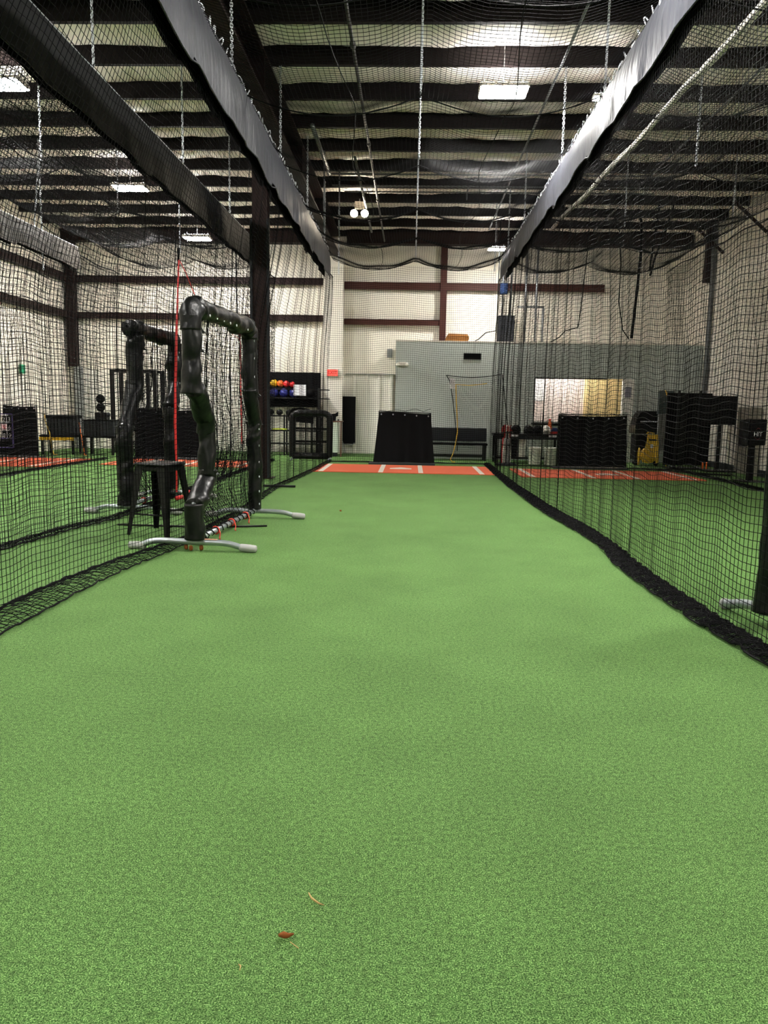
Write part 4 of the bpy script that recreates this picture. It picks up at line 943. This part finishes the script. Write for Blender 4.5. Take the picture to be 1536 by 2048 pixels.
for y in (-.12, .2): MB().box(-.78, .60, y - .025, y + .025, .08, .13).build('rail', M_blackmetal, bn)

# breaker box and conduits standing on the room roof
eb = thing('breaker_box', 'dark grey electrical box with conduits above the grey room', 'electrical box', (2.27, 19.35, Zt + .03))
MB().bbox(-.20, .20, -.1, .1, 0, .66, .01).build('box', M_dkgrey, eb); MB().box(-.18, .18, -.11, -.1, .03, .63).build('door', mat('box_door', srgb(46, 47, 51), .5, spec=.2), eb)
for x, z in ((-.10, 2.3), (.10, 2.4)): MB().tube([(x, 0, .66), (x, 0, z)], .024, 8).build('conduit', M_pipe, eb)
MB().bbox(-.18, .0, -.13, -.05, 1.16, 1.42, .01).build('blue_box', mat('blue_steel', srgb(22, 42, 76), .5, spec=.2), eb)
cf = thing('conduit_rack', 'rack of grey vertical conduits right of the breaker box', 'conduit', (2.75, 19.5, Zt + .03))
for x, z in ((0, 2.3), (.26, 2.3), (.44, .88)): MB().tube([(x, 0, 0), (x, 0, z)], .028, 8).build('conduit', M_pipe, cf)
MB().tube([(-.2, 0, .90), (.46, 0, .90)], .024, 8).build('cross_conduit', M_pipe, cf)

# ------------------------------------------------------------------ helmet table and its gear (right lane end)
ht = thing('helmet_table', 'long grey table with batting helmets behind the right net', 'table', (2.68, 17.95, 0))
MB().bbox(-.78, .75, -.28, .28, .62, .68, .01).build('tabletop', M_blackmetal, ht)
MB().box(-.76, .73, -.285, -.275, .55, .63).build('apron', M_dkgrey, ht)
for x in (-.72, .70):
    for y in (-.24, .24): MB().box(x - .025, x + .025, y - .025, y + .025, 0, .62).build('leg', M_blackmetal, ht)
MB().box(-.74, .70, -.20, .24, .10, .14).build('lower_shelf', M_blackmetal, ht)
for x in (-.30, .55): MB().box(x - .09, x + .09, -.292, -.286, .61, .655).build('price_label', M_paper, ht)
def helmet(x, y, z, m_, lab, cage):
    t = thing('batting_helmet', lab, 'helmet', (x, y, z), R(random.uniform(-15, 15)), 'helmets on the table')
    prof = [(.105, 0.0), (.112, .05), (.110, .10), (.092, .15), (.055, .185), (.012, .195)]
    MB().lathe(prof, (0, 0, 0), 16).build('shell', m_, t)
    MB().prism([(-.085, -.10), (.085, -.10), (.065, -.185), (-.065, -.185)], .065, .08, 'xy').build('brim', m_, t)
    if cage:
        c = MB()
        for zz in (.01, .045): c.tube([(-.10, -.05, zz), (-.07, -.15, zz), (0, -.18, zz), (.07, -.15, zz), (.10, -.05, zz)], .006, 5)
        c.build('face_guard', M_blackmetal, t)
for x, m_, lab, c in ((2.20, M_red, 'red batting helmet at the left of the table', True), (2.42, M_black, 'black batting helmet beside the red one', True), (2.70, M_blackmetal, 'black helmet in the middle of the table', True), (2.92, M_black, 'black helmet right of the middle of the table', True), (3.10, M_bucket, 'white helmet at the right of the table', False)):
    helmet(x, 17.85, .68, m_, lab, c)
bl_ = thing('gear_bag', 'small blue and red bag at the right end of the helmet table', 'bag', (3.29, 17.85, .68))
MB().bbox(-.09, .09, -.08, .08, 0, .06, .015).build('red_base', M_red, bl_); MB().prism([(-.09, .06), (.09, .06), (.06, .13), (-.02, .14)], -.07, .07, 'xz').build('blue_top', M_blue, bl_)
tc_ = thing('orange_bottle', 'orange bottle standing behind the blue and red bag', 'bottle', (3.22, 18.05, .68))
MB().lathe([(.045, 0), (.05, .02), (.05, .22), (.03, .27), (.03, .31)], (0, 0, 0), 12).build('body', M_orange, tc_); MB().lathe([(.034, .31), (.034, .34)], (0, 0, 0), 12).build('cap', M_red, tc_)
for x, y, lab in ((2.80, 17.42, 'left white bucket in front of the helmet table'), (3.14, 17.36, 'right white bucket in front of the helmet table')):
    t = thing('ball_bucket', lab, 'bucket', (x, y, 0), 0, 'white buckets at the helmet table')
    MB().lathe([(.125, .005), (.13, .02), (.145, .36), (.152, .365), (.152, .39), (.14, .39)], (0, 0, 0), 20).build('pail', M_bucket, t)
    MB().tube([(-.15, 0, .34), (-.12, -.12, .26), (0, -.165, .22), (.12, -.12, .26), (.15, 0, .34)], .005, 5).build('handle', M_chrome, t)
for x, lab in ((2.22, 'white tall bin under the left of the helmet table'), (2.56, 'white slim bin right of the black crates')):
    t = thing('storage_bin', lab, 'bin', (x, 17.95, .14)); MB().bbox(-.09, .09, -.12, .12, 0, .41, .01).build('body', M_bucket, t); MB().box(-.095, .095, -.125, .125, .41, .43).build('lid', M_bucket, t)
for k in range(3):
    t = thing('black_crate', ['bottom', 'middle', 'top'][k] + ' black crate of the stack under the helmet table', 'crate', (2.39, 17.9, .14 + k * .14), 0, 'black crates under the helmet table')
    MB().bbox(-.072, .072, -.12, .12, 0, .137, .008).build('body', M_black, t); MB().box(-.05, .05, -.124, -.12, .05, .08).build('handle', M_dkgrey, t)
bh = thing('bat_stand', 'round black floor stand for baseball bats', 'stand', (2.12, 17.05, 0))
MB().lathe([(.24, 0), (.24, .025), (.20, .045)], (0, 0, 0), 20).build('base', M_dkgrey, bh); MB().tube([(0, 0, .04), (0, 0, .75)], .015, 8).build('post', M_blackmetal, bh)
MB().ring((0, 0, .45), .13, .012, 'z', 18, 6).build('holder_ring', M_blackmetal, bh); MB().ring((0, 0, .72), .12, .012, 'z', 18, 6).build('holder_ring', M_blackmetal, bh)
for i in range(5):
    a = 0.5 + i * 1.15; x, y = .085 * cos(a), .085 * sin(a)
    t = thing('baseball_bat', ORD[i].replace('nearest', 'first') + ' baseball bat in the round stand, counted around it', 'bat', (2.12 + x, 17.05 + y, .05), 0, 'bats in the round stand')
    MB().lathe([(.024, 0), (.031, .02), (.033, .25), (.022, .42), (.013, .55)], (0, 0, 0), 10).build('barrel', [M_bucket, M_paper, M_red, M_bucket, M_greyplastic][i], t)
    MB().lathe([(.013, .55), (.013, .80), (.022, .81), (.022, .83)], (0, 0, 0), 10).build('grip', [M_red, M_bucket, M_black, M_red, M_bucket][i], t)

# inside the lit room
for x0, x1, z0_, z1_, mm, lab in ((3.10, 3.42, 1.45, 2.1, M_paper, 'white poster on the wall inside the grey room'), (5.10, 5.24, 1.55, 1.80, mat('lilac_grey', srgb(150, 146, 160), .6), 'grey lilac notice on the white door frame')):
    y_ = YB - .215 if x0 < 4 else YW - .034
    t = thing('wall_poster', lab, 'poster', ((x0 + x1) / 2, y_, z0_)); MB().box(-(x1 - x0) / 2, (x1 - x0) / 2, 0, .012, 0, z1_ - z0_).build('sheet', mm, t)
ct_ = thing('desk', 'grey desk inside the room behind the window', 'desk', (3.6, 19.5, 0))
MB().box(-.5, .75, -.25, .25, .90, .94).build('desktop', M_greyplastic, ct_); MB().box(-.48, .73, .2, .23, 0.25, .9).build('modesty_panel', M_greyplastic, ct_)
for x in (-.46, .70):
    for y in (-.22, .18): MB().box(x - .02, x + .02, y - .02, y + .02, 0, .9).build('leg', M_blackmetal, ct_)
bj = thing('blue_bag', 'blue bag hanging on the white door frame', 'bag', (5.12, YW - .06, .40))
MB().tube([(0, 0, 0), (.01, 0, .2), (.005, 0, .4), (-.01, 0, .52)], [.05, .062, .05, .02], 10, flat=.5).build('body', M_blue, bj); MB().tube([(-.01, 0, .5), (-.015, .03, .60)], .012, 6).build('strap', M_greyplastic, bj)

# ------------------------------------------------------------------ grill, reel, screens, machine on the far right
gr = thing('grill', 'black barbecue grill with slanted hood beside the yellow reel', 'grill', (5.42, 18.05, 0))
MB().prism([(-.30, .92), (.28, .92), (.28, 1.10), (.16, 1.24), (-.16, 1.24), (-.26, 1.10)], -.22, .22, 'xz').build('hood', M_black, gr)
MB().bbox(-.30, .28, -.24, .24, .72, .92, .01).build('firebox', M_blackmetal, gr); MB().bbox(-.26, .24, -.2, .2, .12, .70, .01).build('cabinet', M_black, gr)
MB().tube([(-.2, -.26, 1.0), (.2, -.26, 1.0)], .012, 6).build('handle', M_chrome, gr)
for x in (-.24, .22): MB().lathe([(.06, -.02), (.06, .02)], (x, -.18, .06), 12, 'y').build('wheel', M_black, gr)
yr = thing('hose_reel', 'yellow two-legged hose reel standing on the turf', 'reel', (5.42, 17.5, 0), R(-12))
MB().prism([(-.10, .72), (.12, .72), (.17, .10), (.10, .08), (.06, .36), (-.03, .36), (-.12, .08), (-.19, .10)], -.02, .02, 'xz').build('front_frame', M_yellow, yr)
MB().box(-.07, .09, -.026, -.02, .58, .62).build('slot', M_black, yr); MB().box(-.03, .03, -.024, -.02, .42, .50).build('label_sticker', M_paper, yr)
MB().tube([(-.12, .0, .74), (-.09, .1, .76), (.05, .1, .74)], .016, 6).build('handle', M_yellow, yr)
MB().lathe([(.16, .06), (.18, .08), (.18, .10), (.10, .10), (.10, .26), (.18, .26), (.18, .30)], (-.05, 0, .24), 18, 'y').build('drum', M_yellow, yr)
MB().ring((-.26, .08, .22), .18, .022, 'x', 18, 6).build('hose', M_yellow, yr)
gp = thing('plastic_tank', 'grey plastic panel with dark top beside the yellow reel', 'panel', (5.74, 17.7, 0), 0)
MB().box(-.14, .14, 0, .08, .35, 1.18).build('lower_panel', M_greyplastic, gp); MB().box(-.17, .17, -.01, .09, 1.18, 1.70).build('upper_panel', mat('green_grey', srgb(70, 82, 82), .5), gp)
for x in (-.12, .12): MB().tube([(x, .04, 0), (x, .04, .36)], .02, 6).build('leg', M_blackmetal, gp)
c2 = thing('yellow_rope', 'pale yellow rope hanging over the grey plastic panel', 'rope', (5.70, 17.45, 0))
MB().tube([(-.04, 0.1, 1.70), (0, 0, 1.5), (.03, 0, 1.2), (.05, 0, .9), (.03, 0, .5), (.06, 0, .3), (.02, -.05, .012), (.08, -.1, .012)], .014, 6).build('strand', M_cord, c2)
sc1 = thing('black_screen_board', 'big black board on frame near the right wall', 'board', (6.05, 17.05, 0))
MB().box(-.50, .46, 0, .05, .08, 1.64).build('board', M_curtain, sc1)
for x in (-.26, .20): MB().box(x - .02, x + .02, -.03, 0, .02, 1.70).build('post', M_blackmetal, sc1)
MB().box(-.45, .42, -.25, .2, 0, .03).build('base', M_blackmetal, sc1)
for x in (.26, .34): MB().box(x - .015, x + .015, -.27, -.25, .02, .17).build('orange_tie', M_orange, sc1)
sc2 = thing('tall_monitor', 'black screen on a slim post in front of the right wall', 'monitor', (6.50, 16.45, 0))
MB().bbox(-.42, .30, -.03, .03, .98, 1.58, .01).build('screen', M_black, sc2); MB().box(-.03, .03, .03, .09, 0, 1.5).build('post', M_blackmetal, sc2); MB().box(-.3, .3, -.2, .25, 0, .03).build('base', M_blackmetal, sc2)
cw = thing('cardboard_sheet', 'grey brown sheet leaning on the right wall', 'sheet', (XR - .06, 15.9, 0))
MB().box(-.03, .02, -.5, .5, .0, 1.35).build('sheet', mat('grey_brown', srgb(128, 122, 108), .7), cw)
hm = thing('hitting_machine', 'black machine on a post marked HIT near the right wall', 'machine', (6.19, 14.2, 0), R(8))
MB().bbox(-.11, .21, -.08, .10, .66, 1.13, .01).build('cabinet', M_black, hm); MB().bbox(-.22, -.11, -.05, .08, .64, 1.12, .01).build('side_rack', M_blackmetal, hm)
for z in (.72, .84, .97, 1.05): MB().box(-.225, -.115, -.06, -.05, z, z + .03).build('rack_bar', M_dkgrey, hm)
MB().bbox(-.04, .05, -.03, .06, .02, .66, .008).build('post', M_black, hm); MB().box(-.22, .22, -.2, .2, 0, .02).build('base', M_blackmetal, hm)
o = link('lettering', text_mesh('lettering', 'HIT', .105, M_paper), hm, (.05, -.083, .86)); o.rotation_euler = (R(90), 0, 0)
a_ = MB(); a_.tube([(-.01, -.083, .93), (.05, -.083, .975), (.11, -.083, .93)], .004, 4); a_.tube([(-.01, -.083, .80), (.05, -.083, .765), (.11, -.083, .80)], .004, 4); a_.build('red_mark', mat('dark_red', srgb(110, 30, 34), .6), hm)
tag(MB().tube([(6.3, 15.3, .012), (5.9, 15.6, .012), (5.4, 16.2, .012), (5.0, 16.6, .012)], .018, 6).build('floor_cable', M_black), 'black cable lying on the turf below the right lane boards', 'cable')

# ------------------------------------------------------------------ small scraps on the turf
def scrap(pts, r, m_, lab, cat='leaf'):
    o = MB().tube(pts, r, 5, flat=.5).build('dry_leaf' if cat == 'leaf' else 'straw', m_); tag(o, lab, cat)
scrap([(-.235, 1.815, .008), (-.225, 1.79, .012), (-.205, 1.775, .009), (-.19, 1.772, .006)], [.003, .004, .003, .001], M_leaf, 'pale curled leaf stem on the turf, upper of the near scraps')
scrap([(-.285, 1.655, .006), (-.272, 1.65, .012), (-.262, 1.652, .009), (-.25, 1.66, .008)], [.004, .009, .006, .002], M_leafb, 'small brown leaf on the turf, middle of the near scraps')
scrap([(-.358, 1.555, .006), (-.352, 1.548, .009), (-.352, 1.538, .006)], [.002, .003, .002], M_leaf, 'tiny pale leaf scrap lowest on the turf')
scrap([(-.255, 1.635, .006), (-.232, 1.615, .006)], [.0015, .0015], M_leaf, 'short straw blade beside the brown leaf', 'straw')
scrap([(-.82, 9.05, .008), (-.80, 9.0, .012)], [.008, .010], M_leafb, 'small dark leaf crumb far up the lane')
